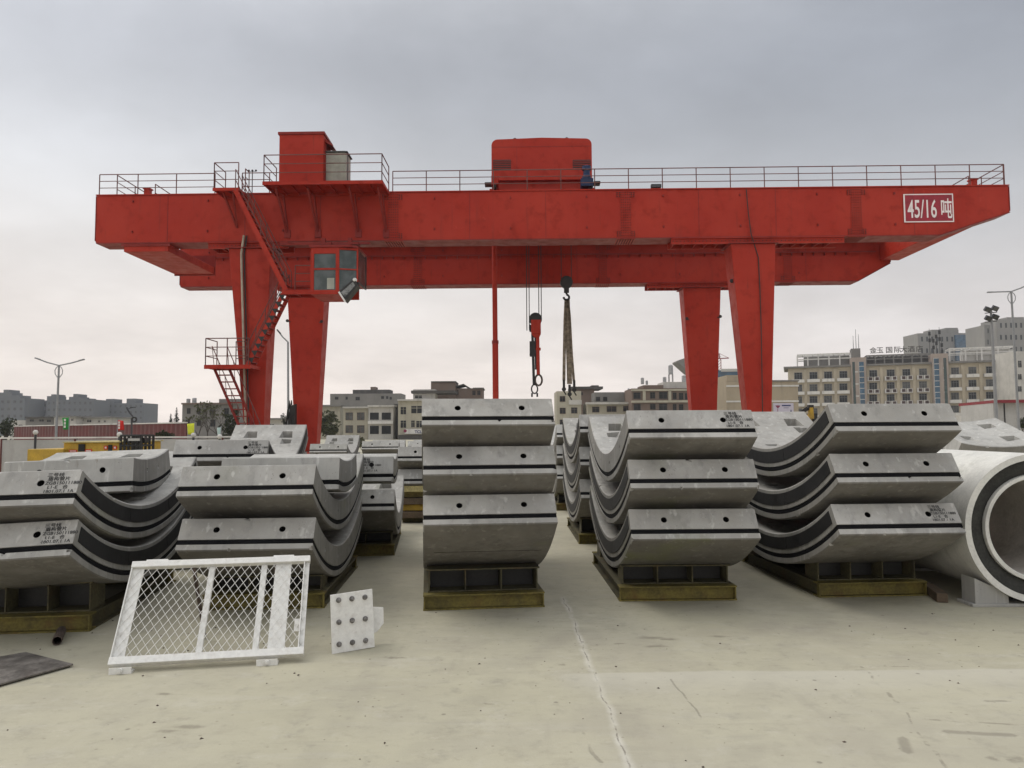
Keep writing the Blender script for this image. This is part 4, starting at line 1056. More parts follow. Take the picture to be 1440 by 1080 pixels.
# sling hook
x, z = cg(796.5, 397)
hk2 = thing('auxiliary_hook', 'dark pulley hook carrying frayed lifting slings, hanging right of the red hook block', 'crane hook', wpt(x, yg, z), CR)
b = MB(); b.tube((-.25, 0, ZH-z), (-.25, 0, .05), .02, 5); b.tube((.25, 0, ZH-z), (.25, 0, .05), .02, 5); b.build('hoist_rope', M['rope'], hk2)
b = MB(); b.lathe([(.2, -.15), (.31, -.13), (.31, -.05), (.26, -.02), (.26, .02), (.31, .05), (.31, .13), (.2, .15)], (0, 0, 0), (0, 1, 0), 22); b.build('sheave', M['black_steel'], hk2)
b = MB(); b.box(-.12, .12, -.12, .12, -.52, -.26); b.path([(0, 0, -.5), (.0, 0, -.6), (.12, 0, -.68), (.13, 0, -.82), (.0, 0, -.9), (-.13, 0, -.83), (-.14, 0, -.74)], .055, 7); b.build('hook', M['black_steel'], hk2)
sl_ = plain('frayed_sling', (.23, .19, .14), .95, var=.4, scale=9, fine=60, dirt=(.05, .042, .035), dirt_amt=.8)
slr = thing('lifting_slings', 'worn beige lifting slings with dark shackles, hanging from the dark pulley hook', 'lifting slings', wpt(x, yg, z-.8), CR)
def sling(pts, w, name, m):
    b = MB()
    for p, q in zip(pts, pts[1:]): b.bar((p[0], p[2] if len(p) > 2 else 0, p[1]), (q[0], q[2] if len(q) > 2 else 0, q[1]), w, .035, (0, 1, 0))
    b.build(name, m, slr)
def sp(px, py): a_, c_ = cg(px, py); return (a_-x, c_-z+.8)
sling([(-.03, -.02), sp(794.5, 450), sp(793.5, 500), sp(793, 535)], .15, 'sling_strap', sl_)
sling([(.03, -.02), sp(798.5, 450), sp(799.5, 490), sp(801, 540)], .25, 'sling_strap', sl_)
sling([(.06, -.02), sp(801, 445), sp(804, 500), sp(807, 536)], .13, 'sling_strap', sl_)
sling([(.05, -.02, .06), sp(802, 470)+(.06,), sp(803.5, 512)+(.06,)], .12, 'sling_strap', sl_)
for px, py in ((793, 541), (801, 548), (807.5, 542)):
    a_, c_ = sp(px, py); b = MB(); b.bar((a_, 0, c_+.25), (a_, 0, c_-.12), .12, .10); b.lathe([(.11, -.05), (.11, .05)], (a_, 0, c_-.22), (0, 1, 0), 10); b.tube((a_-.08, 0, c_-.2), (a_+.10, 0, c_-.5), .035, 6); b.build('shackle', M['black_steel'], slr)
# red pole
x, z = cg(698, 400)
po = thing('hanging_pole', 'long thin red steel pole hanging from the trolley down behind the central stack', 'steel pole', wpt(x, yg-1.2, .9), CR)
b = MB(); b.tube((0, 0, .02), (-.02, 0, 5.0), .15, 10); b.tube((-.02, 0, 5.0), (-.05, 0, ZH-.9+.01), .125, 10); b.build('pole_shaft', red, po)
b = MB(); b.lathe([(.19, 0), (.19, .25)], (0, 0, 0), (0, 0, 1), 10); b.lathe([(.17, 4.95), (.17, 5.1)], (-.02, 0, 0), (0, 0, 1), 10); b.build('pole_collar', dred, po)

# ------------------------------------------------------------------ background helpers
class Frame:
    """a thing standing on the ground whose local y = 0 plane is its front"""
    def __init__(s, name, label, cat, px, Y, rz=0.0, group=None):
        x, _ = at(px, 600, Y); s.o = Vector((x, Y, 0)); s.rz = rz
        s.r = thing(name, label, cat, s.o, rz, group); s.Mi = Matrix.Rotation(-rz, 3, 'Z')
    def p(s, px, py, yl=0.0):
        d = s.Mi @ ray(px, py); o = s.Mi @ (Vector((0, 0, CAM_H))-s.o); t = (yl-o.y)/d.y
        return o.x+d.x*t, o.z+d.z*t
    def box(s, name, mat, px0, px1, py0, py1, y0, y1, parent=None, ground=False, bevel=0):
        """front face at local depth y0 covering the pixel rectangle; py1 is the lower edge"""
        xm, za = s.p((px0+px1)/2, py0, y0); _, zb = s.p((px0+px1)/2, py1, y0)
        x0, _ = s.p(px0, (py0+py1)/2, y0); x1, _ = s.p(px1, (py0+py1)/2, y0)
        b = MB(); b.box(x0, x1, y0, y1, 0.0 if ground else zb, za)
        return b.build(name, mat, parent or s.r, bevel=bevel)
def window(fr, px0, px1, py0, py1, frame_mat, pane_mat, y=0.0, bars=1, parent=None, t=None, sill=False, cross=True):
    x0, z1 = fr.p(px0, py0, y); x1, z0 = fr.p(px1, py1, y)
    w, h = x1-x0, z1-z0; t = t or max(.05, w*.05)
    b = MB(); d0, d1 = y-.07, y+.05
    b.box(x0, x0+t, d0, d1, z0, z1); b.box(x1-t, x1, d0, d1, z0, z1); b.box(x0+t, x1-t, d0, d1, z1-t, z1); b.box(x0+t, x1-t, d0, d1, z0, z0+t)
    for k in range(bars):
        x = x0+w*(k+1)/(bars+1); b.box(x-t*.4, x+t*.4, d0+.01, d1, z0+t, z1-t)
    if cross: b.box(x0+t, x1-t, d0+.015, d1, z0+h*.68-t*.35, z0+h*.68+t*.35)
    if sill: b.box(x0-t, x1+t, d0-.12, d1, z0-.12, z0-.001)
    o = b.build('window', frame_mat, parent or fr.r)
    b = MB(); b.box(x0+t*.5, x1-t*.5, y-.03, y-.02, z0+t*.5, z1-t*.5); b.build('pane', pane_mat, o)
    return o
def wallmat(name, col, var=.10, scale=.35, dirt=(.16, .15, .13), amt=.45):
    return plain(name, col, .85, var=var, scale=scale, fine=6, bump=.0, dirt=dirt, dirt_amt=amt, streak=True, spec=.2)
M['pane'] = plain('dark_window_pane', (.014, .015, .016), .4, var=.5, scale=.7, fine=3, spec=.25)
M['frame_dark'] = plain('aluminium_window_frame', (.16, .16, .155), .5, var=.1)
M['pane_grey'] = plain('curtained_window_pane', (.075, .075, .07), .5, var=.5, scale=.8, fine=3)
M['w_cream'] = wallmat('cream_render', (.40, .37, .29)); M['w_white'] = wallmat('white_render', (.48, .46, .42)); M['w_grey'] = wallmat('grey_render', (.20, .19, .175))
M['w_brown'] = wallmat('brown_render', (.17, .125, .10)); M['w_beige'] = wallmat('beige_render', (.36, .30, .215), .06); M['w_dark'] = wallmat('dark_roofing', (.085, .078, .07))
M['w_hotel'] = wallmat('hotel_tan_tiles', (.42, .365, .275), .07, amt=.25); M['w_hotel2'] = wallmat('hotel_pinkish_tower', (.34, .28, .24), .07, amt=.2)
M['w_bal'] = wallmat('white_balcony', (.60, .58, .54), .05); M['blue_glass'] = plain('blue_curtain_glass', (.02, .075, .13), .2, var=.3, scale=.4, spec=.6)
M['green_glass'] = plain('dark_green_glass', (.015, .04, .035), .2, var=.3, scale=.4, spec=.6)
M['tower'] = wallmat('far_tower_grey', (.135, .14, .145), .10, .08); M['tower2'] = wallmat('far_tower_mauve', (.175, .165, .17), .10, .08); M['tower_r'] = wallmat('tower_stone', (.24, .23, .21), .08, .1)
M['maroon'] = plain('maroon_sheeting', (.115, .026, .024), .6, var=.2, scale=.6, fine=8, bump=0, dirt=(.05, .03, .028), dirt_amt=.6)
M['panel'] = plain('pale_wall_panel', (.40, .39, .37), .8, var=.08, scale=.8, fine=8, bump=0, dirt=(.22, .2, .17), dirt_amt=.4, streak=True)
M['green_flag'] = plain('green_flag_cloth', (.03, .26, .05), .8, var=.1); M['red_flag'] = plain('red_flag_cloth', (.55, .025, .02), .8, var=.1)
M['yellow_flag'] = plain('yellow_flag_cloth', (.62, .66, .05), .8, var=.1); M['pale_flag'] = plain('pale_flag_cloth', (.50, .62, .58), .8, var=.1)
M['lav'] = plain('lavender_poster', (.50, .46, .53), .6, var=.05); M['logo'] = plain('maroon_print', (.20, .02, .06), .6, var=.1); M['navy'] = plain('navy_print', (.03, .035, .12), .6, var=.1)
M['tank'] = plain('steel_water_tank', (.33, .33, .33), .45, .3, var=.2); M['ac'] = plain('ac_casing', (.52, .50, .47), .6, var=.1); M['fan'] = plain('dark_fan_grille', (.06, .035, .03), .7, var=.3)
M['roof_red'] = plain('red_roof_sheet', (.22, .022, .03), .6, var=.15)
def leaf(name, col):
    m, t = newmat(name); c = t.mix(t.ramp(t.noise(2.2, 4, .6), .3, .7), tuple(k*.55 for k in col), tuple(k*1.5 for k in col))
    c = t.mix(t.ramp(t.noise(25, 2), .4, .7, 0, .5), c, (col[0]*1.9, col[1]*1.6, col[2]*1.2)); t.out(c, .7, 0, spec=.25); return m
M['leaf_dark'] = leaf('dark_green_leaves', (.030, .038, .018)); M['leaf_olive'] = leaf('olive_leaves', (.055, .060, .028)); M['leaf_fir'] = leaf('fir_needles', (.020, .028, .018))
def foliage(par, name, mat, clumps, n, s, seed=1):
    rd = random.Random(seed); b = MB()
    for i in range(n):
        c, rx, ry, rz = clumps[rd.randrange(len(clumps))]
        while True:
            v = Vector((rd.uniform(-1, 1), rd.uniform(-1, 1), rd.uniform(-1, 1)))
            if .2 < v.length < 1: break
        v = v.normalized()*(v.length**.5)
        p = Vector(c)+Vector((v.x*rx, v.y*ry, v.z*rz))
        a = Vector((rd.gauss(0, 1), rd.gauss(0, 1), rd.gauss(0, 1))).normalized(); q = a.cross(Vector((rd.gauss(0, 1), rd.gauss(0, 1), rd.gauss(0, 1)))).normalized()
        k = s*rd.uniform(.6, 1.4)
        b.add([p-a*k*.5, p+q*k*.35, p+a*k*.5, p-q*k*.35], [(0, 1, 2, 3)])
    return b.build(name, mat, par)
def tree(label, px, Y, pytop, wpx, mat, name='leafy_tree', n=1500, seed=1, trunk_h=.35, base_py=None, group='trees beyond the yard wall'):
    f = Frame(name, label, 'tree', px, Y, group=group); rd = random.Random(seed)
    _, zt_ = f.p(px, pytop); wd = wpx*Y/F_PX
    b = MB(); b.tube((0, 0, 0), (.1, 0, zt_*.55), wd*.045+.06, 7, wd*.025+.03)
    cl_ = []
    for k in range(11):
        a = rd.random()*6.28; rr = rd.uniform(0, .34)*wd; z = zt_*rd.uniform(trunk_h, .86); sz = wd*rd.uniform(.14, .26)
        c = (rr*math.cos(a), rr*math.sin(a), z); cl_.append((c, sz, sz, min(sz*.8, zt_-z) if z+sz*.8 > zt_ else sz*.8)); b.tube((.08, 0, zt_*trunk_h*.8), c, wd*.018+.03, 5, .02)
    b.build('trunk', M['bark'], f.r); foliage(f.r, 'crown', mat, cl_, n, wd*.055+.06, seed)
    return f.r
def bare_tree(label, px, Y, pytop, wpx, seed=1):
    f = Frame('bare_tree', label, 'tree', px, Y, group='trees beyond the yard wall'); rd = random.Random(seed); _, H = f.p(px, pytop); b = MB(); tw = MB(); tips = []
    def grow(p, d, L, r, lv):
        q = p+d*L; (b if lv < 2 else tw).tube(p, q, r, 5 if lv < 2 else 3, r*.65, caps=False)
        if lv == 5: tips.append(q); return
        for k in range(3 if lv < 4 else 2):
            e = (d+Vector((rd.gauss(0, .42), rd.gauss(0, .42), rd.gauss(.10, .25)))).normalized(); grow(q, e, L*rd.uniform(.62, .82), r*.62, lv+1)
    grow(Vector((0, 0, 0)), Vector((0, 0, 1)), H*.30, H*.016, 0)
    b.build('trunk', M['bark'], f.r); tw.build('twigs', M['bark'], f.r)
    b = MB()
    for q in tips:
        if rd.random() < .55:
            a = Vector((rd.gauss(0, 1), rd.gauss(0, 1), rd.gauss(0, 1))).normalized()*.16; c = Vector((rd.gauss(0, 1), rd.gauss(0, 1), rd.gauss(0, 1))).normalized()*.12
            b.add([q-a, q+c, q+a, q-c], [(0, 1, 2, 3)])
    b.build('crown', M['leaf_olive'], f.r)
def fir(label, px, Y, pytop, wpx, seed=1):
    f = Frame('fir_tree', label, 'tree', px, Y, group='trees beyond the yard wall'); rd = random.Random(seed); _, H = f.p(px, pytop); wd = wpx*Y/F_PX/2
    MB().tube((0, 0, 0), (0, 0, H*.97), .16, 6, .03).build('trunk', M['bark'], f.r); b = MB()
    for lv in range(16):
        z = H*(.25+.73*lv/15); R = wd*(1-.93*lv/15)*rd.uniform(.75, 1.15)
        for k in range(9):
            a = rd.random()*6.28; d = Vector((math.cos(a), math.sin(a), 0)); n_ = Vector((-d.y, d.x, 0))
            for j in range(3):
                p = Vector((0, 0, z))+d*R*(.3+.3*j)+Vector((0, 0, -R*.12*j+rd.uniform(-.1, .1))); s = R*.22+.05
                b.add([p-n_*s, p+d*s*1.5-Vector((0, 0, s*.4)), p+n_*s, p-d*s*.7+Vector((0, 0, s*.5))], [(0, 1, 2, 3)])
    b.build('crown', M['leaf_fir'], f.r)

# ------------------------------------------------------------------ far apartment blocks, left
AG = 'distant grey apartment blocks'
def block(label, Y, px0, px1, top, mat, boxes=(), rows=5, cols=8, bottom=600, depth=18, group=AG, pane='pane_grey', name='apartment_block'):
    f = Frame(name, label, 'apartment block', px0, Y, group=group)
    f.box('wall', M[mat], px0, px1, top, bottom, 0, depth, ground=True)
    for a_, b_, t_, bt in boxes: f.box('roof_block', M[mat], a_, b_, t_, bt, 1, depth*.6)
    w = (px1-px0)/cols; h = (bottom-top)/rows
    for i in range(cols):
        for j in range(rows):
            window(f, px0+w*(i+.28), px0+w*(i+.72), top+h*(j+.30), top+h*(j+.72), M[mat], M[pane], bars=0, cross=False)
    return f
block('dark grey apartment block cut by the left edge of the photo, with a roof hut', 420, -45, 34, 560, 'tower', ((-20, 16, 552, 560), (5, 12, 548, 552), (16, 28, 556, 560)), 4, 9)
block('mauve-grey apartment block with a stepped roof, second distant block from the left', 440, 44, 66, 566, 'tower2', ((49, 64, 563, 566),), 4, 4)
block('blue-grey apartment block behind the double-arm lamp, two roof huts', 430, 65, 131, 562, 'tower', ((66, 79, 557, 562), (72, 78, 554.5, 557), (97, 112, 558, 562), (103, 109, 554, 558), (112, 122, 560, 562)), 4, 9)
block('long low blue-grey apartment block behind the red flag, two small roof huts', 450, 130, 202, 567, 'tower', ((149, 160, 561, 567), (178, 190, 560.5, 567), (138, 150, 566, 567)), 4, 10)
block('slim grey block in the gap beside the leftmost apartment block', 460, 32, 46, 570, 'tower', (), 4, 2)
# low houses in front of them
def house(label, Y, px0, px1, top, mat, wins, bottom=612, depth=9, roof=None, extra=(), name='house', cat='house', group=None, pane='pane', fmat=None, slabs=(), rz=0, plainwin=False):
    f = Frame(name, label, cat, px0, Y, rz, group=group)
    f.box('wall', M[mat], px0, px1, top, bottom, 0, depth, ground=True)
    for m_, a_, b_, t_, bt, y0, y1, nm in extra: f.box(nm, M[m_], a_, b_, t_, bt, y0, y1)
    for w in wins: window(f, *w, M[fmat or mat], M[pane], bars=0 if plainwin else 1, cross=not plainwin)
    if roof: f.box('roof', M[roof], px0-1.2, px1+1.2, top-2.2, top+.02, -.7, depth+.4)
    for a_, b_, t_, bt in slabs: f.box('balcony', M['w_bal'], a_, b_, t_, bt, -.9, -.02)
    return f
HG = 'low houses below the distant blocks'
house('small white house with a dark window, at the left behind the bushes', 190, 15, 35, 591, 'w_white', ((26, 31, 597, 602),), group=HG)
house('low house with a green roof edge and dark upper floor, left of the double-arm lamp', 180, 36, 76, 588, 'w_grey', ((42, 48, 589.5, 593), (55, 62, 589.5, 593), (66, 72, 590, 593.5)), roof='w_dark', group=HG)
house('white rendered house with two dark windows behind the green flag', 175, 76, 106, 587, 'w_white', ((90, 93.5, 588.5, 592), (100, 103.5, 588.5, 592)), roof='w_grey', group=HG)
house('pale blue-white house with three windows between the green and red flags', 178, 106, 156, 588, 'w_white', ((110, 118, 589, 592), (122, 129, 590, 594), (138, 141, 591, 594), (146, 149, 591, 594)), roof='w_grey', group=HG)
# bushes left
tree('dark bushy tree at the left edge above the pale wall', 8, 90, 586, 38, M['leaf_dark'], n=900, seed=4, trunk_h=.25)
tree('smaller dark bush right beside the tree at the left edge', 30, 85, 597, 22, M['leaf_dark'], n=500, seed=5, trunk_h=.2)
tree('dark round bush in front of the maroon fence end', 232, 42, 599, 28, M['leaf_dark'], n=900, seed=6, trunk_h=.2)
fir('pointed fir tree left of the old brick house', 248, 120, 573, 20, 2); fir('smaller pointed fir farther left of the old brick house', 240, 118, 582, 18, 3)

# ------------------------------------------------------------------ yard edge: maroon fence, pale wall, flags, lamps
a_, b_ = at(20, 605, 78), at(262, 600, 56)
A3, B3 = Vector((a_[0], 78, 0)), Vector((b_[0], 56, 0)); d = B3-A3; L = d.length
r = thing('sheet_fence', 'long maroon corrugated sheet fence with a white top rail behind the flags', 'fence', A3, math.atan2(d.y, d.x))
b = MB(); n = int(L/.35); vs = []
for k in range(n+1):
    for z in (0, 2.36): vs.append((L*k/n, .05*(k % 2), z))
fs = [(2*k, 2*k+2, 2*k+3, 2*k+1) for k in range(n)]; b.add(vs, fs); o = b.build('sheeting', M['maroon'], r)
sm = o.modifiers.new('solid', 'SOLIDIFY'); sm.thickness = .02
b = MB(); b.box(0, L, -.06, .10, 2.362, 2.45); b.build('top_rail', M['w_bal'], r)
for k in range(9): b = MB(); x = .3+k*(L-.6)/8; b.box(x-.07, x+.07, .06, .2, 0, 2.355); b.build('post', M['maroon'], r)
x0, _ = at(1, 616, 23); x1, _ = at(330, 616, 23)
r = thing('panel_wall', 'pale grey panel wall along the yard edge, carrying globe lamps', 'wall', (x0, 23, 0))
L = x1-x0; k = 0; x = .05
while x < L:
    b = MB(); b.box(x, min(x+2.2, L), 0, .06, 0, 1.50); b.build('wall_panel', M['panel'], r)
    b = MB(); b.box(x-.048, x-.002, -.02, .08, 0, 1.53); b.build('post', M['maroon'], r); x += 2.25
b = MB(); b.box(0, L, -.03, .09, 1.532, 1.58); b.build('coping', M['w_bal'], r)
LG = 'globe lamps on the yard wall'
for px, py, lab in ((50, 608, 'globe lamp on a dark post near the left end of the pale wall'), (168, 611, 'globe lamp under the red flag'), (272, 612, 'globe lamp under the yellow flag'), (309, 614, 'globe lamp under the pale flag')):
    Y = 22.8; x, z = at(px, py, Y); r = thing('globe_lamp', lab, 'lamp', (x, Y, 0), 0, LG)
    MB().tube((0, 0, 0), (0, 0, z-.06), .035, 8).build('post', M['dark_lamp'], r); MB().ball((0, 0, z), .075, 12, 8).build('globe', M['w_bal'], r)
FG = 'coloured flags along the yard wall'
for px, py0, py1, w, mt, lab, s in ((97.5, 587, 604, 9, 'green_flag', 'green flag on a thin pole by the yard wall', -1), (165.5, 591, 605, 8, 'red_flag', 'red flag on a thin pole by the yard wall', 1), (274, 595, 611, 10, 'yellow_flag', 'bright yellow-green flag by the yard wall near the brick house', -1), (311, 601, 614, 5, 'pale_flag', 'pale greenish flag beside the crane ladder', -1)):
    Y = 23.3; x, zt_ = at(px, py0-1, Y); _, za = at(px, py0, Y); _, zb2 = at(px, py1, Y); ww = w*Y/F_PX
    r = thing('flag', lab, 'flag', (x, Y, 0), 0, FG); MB().tube((0, 0, 0), (0, 0, zt_+.02), .014, 6).build('pole', M['lamp_grey'], r)
    b = MB(); n = 9; vs = []
    for k in range(n+1):
        u = k/n
        for j in range(5): v = j/4; vs.append((s*(.012+ww*u), .05*math.sin(u*6+v*1.5)*u, za+(zb2-za)*v-(.10 if v < .5 else .02)*ww*u*(1-v)))
    b.add(vs, [(5*k+j, 5*k+j+1, 5*k+j+6, 5*k+j+5) for k in range(n) for j in range(4)], True); o = b.build('cloth', M[mt], r)
    sm = o.modifiers.new('solid', 'SOLIDIFY'); sm.thickness = .006
    if mt in ('green_flag', 'red_flag'):
        b = MB(); yb_ = -.07
        for k in range(3): zc_ = za+(zb2-za)*(.22+.27*k); b.box(s*ww*.32, s*ww*.62, yb_, yb_+.004, zc_-.035, zc_+.035)
        b.build('print', M['w_bal'], r)
# street lamps
SG = 'tall grey street lamps'
def street_lamp(label, Y, base, top, arms, ring=True):
    f = Frame('street_lamp', label, 'street lamp', base[0], Y, group=SG); x1, z1 = f.p(*top); s = Y/F_PX
    MB().tube((0, 0, 0), (x1, 0, z1), 1.9*s, 8, 1.3*s).build('pole', M['lamp_grey'], f.r)
    for px, py in arms:
        x, z = f.p(px, py); d = Vector((x-x1, 0, z-z1)); e = d.normalized()
        b = MB(); b.path([(x1, 0, z1), (x1+d.x*.5, 0, z1+d.z*.42), (x, 0, z)], 1.0*s, 6); o = b.build('arm', M['lamp_grey'], f.r)
        b = MB(); b.obox(Vector((x, 0, z))-e*3.2*s, (8*s, 3*s, 1.8*s), Matrix(((e.x, 0, -e.z), (0, 1, 0), (e.z, 0, e.x)))); b.build('lamp_head', M['lamp_grey'] if ring else M['dark_lamp'], o, bevel=.4*s)
    if ring:
        b = MB(); cx, cz = x1-(x1)*8/100, z1-8*s
        for sg in (-1, 1): b.path([(cx+sg*r_*s, 0, cz+h_*s) for r_, h_ in ((1.4, -9), (5, -4), (5.5, 1), (3.5, 5), (1.0, 7))], .55*s, 5)
        b.build('ornament', M['lamp_grey'], f.r)
street_lamp('tall double-arm street lamp standing left of the crane, behind the pale wall', 60, (79, 640), (83, 514), ((50, 503.5), (118, 505.5)))
street_lamp('double-arm street lamp at the far right, beside the red-roofed shed', 52, (1433, 640), (1422, 410), ((1389, 411), (1452, 397)))
street_lamp('single dark-headed street lamp glimpsed between the left crane legs', 70, (406, 640), (405, 481), ((390, 464),), ring=False)
# floodlight mast
f = Frame('floodlight_mast', 'grey mast with four dark floodlights in two rows, in front of the hotel', 'floodlight mast', 1402, 48); s = 48/F_PX
x1, z1 = f.p(1393.5, 436); MB().tube((0, 0, 0), (x1, 0, z1), 2.6*s, 8, 1.6*s).build('pole', M['lamp_grey'], f.r)
for py in (440.5, 453):
    xa, z = f.p(1385, py); xb, _ = f.p(1402, py-1.5); b = MB(); b.bar((xa, 0, z), (xb, 0, z+1.5*s), .05, .05); b.build('cross_arm', M['dark_lamp'], f.r)
for px, py in ((1387, 435.5), (1397.5, 434), (1388, 448), (1398, 446)):
    x, z = f.p(px, py); Mx = Matrix.Rotation(R_(20), 3, 'Y') @ Matrix.Rotation(R_(28), 3, 'X'); b = MB(); b.obox((x, -.12, z), (8*s, .22, 6.6*s), Mx); o = b.build('floodlight', M['dark_lamp'], f.r, bevel=.02)
    b = MB(); b.obox(Vector((x, -.12, z))+Mx @ Vector((0, -.115, 0)), (6.4*s, .006, 5*s), Mx); b.build('lens', M['pane_grey'], o)
# bent sign post
f = Frame('bent_sign_post', 'post with a bent dark arm and a round black sign, behind the red flag', 'sign post', 186, 45); s = 45/F_PX
b = MB(); b.path([(0, 0, 0)]+[(f.p(u, v)[0], 0, f.p(u, v)[1]) for u, v in ((185, 602), (185.5, 588))], .05, 6); b.path([(f.p(u, v)[0], 0, f.p(u, v)[1]) for u, v in ((178, 573), (182, 580), (187, 586))], .05, 6); b.build('post', M['dark_lamp'], f.r)
x, z = f.p(189.5, 590); b = MB(); b.lathe([(.09, -.03), (.17, -.03), (.17, .03), (.09, .03)], (x, -.06, z), (0, 1, 0), 18, closed=True); b.build('round_sign', M['black_steel'], f.r)
x, z = f.p(187, 573); b = MB(); b.box(x-.16, x+.16, -.05, .05, z-.02, z+.03); b.tube((f.p(180, 575)[0], 0, f.p(180, 575)[1]), (x, 0, z), .02, 5); b.build('camera_arm', M['dark_lamp'], f.r)
# yellow machine and dark rack behind the left stack
Y = 17
f = Frame('yellow_tunnel_machine', 'low yellow steel machine body with dark windows, behind the left stack', 'machine', 40, Y)
f.box('main_body', M['yellow'], 89, 168, 622.5, 650, 0, 2.0, ground=True, bevel=.02); f.box('side_beam', M['yellow'], 38, 88.5, 631.5, 650, -.2, .9, ground=True, bevel=.02)
f.box('roof_edge', M['timber'], 88, 169, 621, 622.4, -.06, 2.05)
for a_, b_, t_, bt in ((110, 119, 624.5, 635), (152, 157, 625.5, 636)): f.box('window', M['pane'], a_, b_, t_, bt, -.03, -.005)
for a_, b_, t_, bt in ((97, 108, 632.5, 636), (119.5, 129, 632, 636), (146, 151, 627, 632), (159, 164, 627, 632)):
    o = f.box('warning_plate', M['red_flag'], a_, b_, t_, bt, -.02, -.004); f.box('plate_print', M['w_bal'], a_+1.2, b_-1.2, t_+1.2, bt-1.2, -.026, -.021, parent=o)
f = Frame('dark_pipe_rack', 'dark rack of pipes and valves right of the yellow machine', 'rack', 170, Y)
s = Y/F_PX; b = MB(); x0, zt_ = f.p(170, 612.5); x1, _ = f.p(198, 612.5)
for k in range(6): x = x0+(x1-x0)*k/5; b.tube((x, 0, 0), (x, 0, zt_), .028, 6); b.tube((x, .6, 0), (x, .6, zt_), .028, 6)
for z in (zt_, zt_*.86, zt_*.6): b.tube((x0, 0, z), (x1, 0, z), .025, 6); b.tube((x0, .6, z), (x1, .6, z), .025, 6); b.tube((x0, 0, z), (x0, .6, z), .02, 5); b.tube((x1, 0, z), (x1, .6, z), .02, 5)
for k in range(4): b.lathe([(.07, -.1), (.07, .1)], (x0+.08+k*.1, .3, zt_*.93), (0, 1, 0), 10)
b.build('rack_frame', M['black_steel'], f.r); f.box('name_board', M['panel'], 180, 196, 616.5, 620, -.06, -.03)
# timber and steel odds behind
f = Frame('yellow_dunnage', 'pile of yellow timbers and dark steel between the small stack and the central stack', 'timber pile', 560, 14.0)
rd = random.Random(5)
for k, (px0, px1, py, m_, yy) in enumerate(((560, 602, 688, 'timber', 0), (566, 604, 697, 'timber', .25), (560, 600, 706, 'wood_dark', .05), (563, 601, 715, 'yellow', .1), (560, 606, 725, 'wood_dark', 0), (564, 600, 734, 'stand_steel', .15))):
    x0, z = f.p(px0, py); x1, _ = f.p(px1, py); b = MB(); b.box(x0, x1, yy, yy+.14, max(.0, z-.05), z+.06); b.build('timber', M[m_], f.r, bevel=.006)
for px in (564, 583, 598):
    x, z = f.p(px, 690); b = MB(); b.box(x-.04, x+.04, .45, .53, 0, z); b.build('stake', M['black_steel'], f.r)

# ------------------------------------------------------------------ houses, left of centre
f = house('old grey brick house with two water tanks on its flat roof, left of crane ladder', 140, 256, 338, 568.5, 'w_grey', ((263, 268, 574, 582), (277, 282, 574, 582), (295, 303, 574, 584), (315, 322, 574, 584), (261, 267, 590, 599), (277, 283, 590, 599), (296, 303, 590, 600), (316, 323, 590, 600)), roof='w_brown', extra=(('w_grey', 308, 337, 561, 567, 3, 8, 'roof_room'),), fmat='w_dark')
def tank(fr, px, py0, py1, w, y=2.0, stand_px=None):
    x, z1 = fr.p(px, py0, y); _, z0 = fr.p(px, py1, y); r_ = w*(fr.o.y)/F_PX/2
    b = MB(); b.lathe([(r_, z0), (r_*1.02, z0+(z1-z0)*.3), (r_, z1-(z1-z0)*.1), (r_*.5, z1)], (x, y, 0), (0, 0, 1), 14); o = b.build('water_tank', M['tank'], fr.r)
    if stand_px:
        _, zs = fr.p(px, stand_px, y); b = MB()
        for sx in (-1, 1):
            for sy in (-1, 1): b.tube((x+sx*r_*.8, y+sy*r_*.8, zs), (x+sx*r_*.8, y+sy*r_*.8, z0), .06, 5)
        b.build('tank_stand', M['black_steel'], o)
tank(f, 265, 560.5, 567, 5.5); tank(f, 273.5, 559.5, 567, 6)
bare_tree('tall bare twiggy tree in front of the old brick house', 292, 82, 562, 40, 3); bare_tree('second bare tree nearer the crane ladder', 306, 78, 566, 40, 8); bare_tree('bare tree behind the yellow flag', 279, 80, 574, 36, 12)
tree('dark dense tree behind the crane ladder', 325, 76, 566, 34, M['leaf_dark'], n=1500, seed=9, trunk_h=.2)
house('low pale building with a grey roof seen between the left crane legs', 110, 366, 412, 590, 'w_white', ((378, 386, 596, 604),), roof='w_grey')
tree('ragged palm-like tree seen between the left crane legs', 399, 95, 572, 14, M['leaf_fir'], n=400, seed=12, trunk_h=.55)
tree('broad olive-green tree right of the left crane legs', 461, 100, 574, 44, M['leaf_olive'], n=2200, seed=15, trunk_h=.25)
VG = 'rendered houses behind the yard'
house('cream house with a flat dark roof behind the olive-green tree', 160, 443, 478, 571.5, 'w_cream', ((448, 455, 579, 584), (464, 471, 578, 585)), roof='w_grey', group=VG)
f = house('long grey unfinished block with small windows, rising behind the white-framed house', 215, 464, 564, 553.5, 'w_grey', ((471, 476, 558, 562), (486, 489, 558, 562), (500, 506, 558, 563), (536, 540, 557, 561), (543, 546, 557, 561), (548, 551, 558, 562)), extra=(('w_dark', 496, 548, 548, 553.4, 2, 8, 'roof_room'), ('w_brown', 521, 528, 544, 547.9, 2, 6, 'stair_hut')), fmat='w_dark', group=VG)
house('narrow cream house with four framed windows, left half of the pair', 150, 483, 517.6, 574, 'w_cream', ((486, 496.5, 580, 591), (502, 512.5, 580, 591), (486, 496.5, 598, 609), (502, 512.5, 598, 609)), roof='w_white', pane='pane_grey', fmat='w_brown', group=VG)
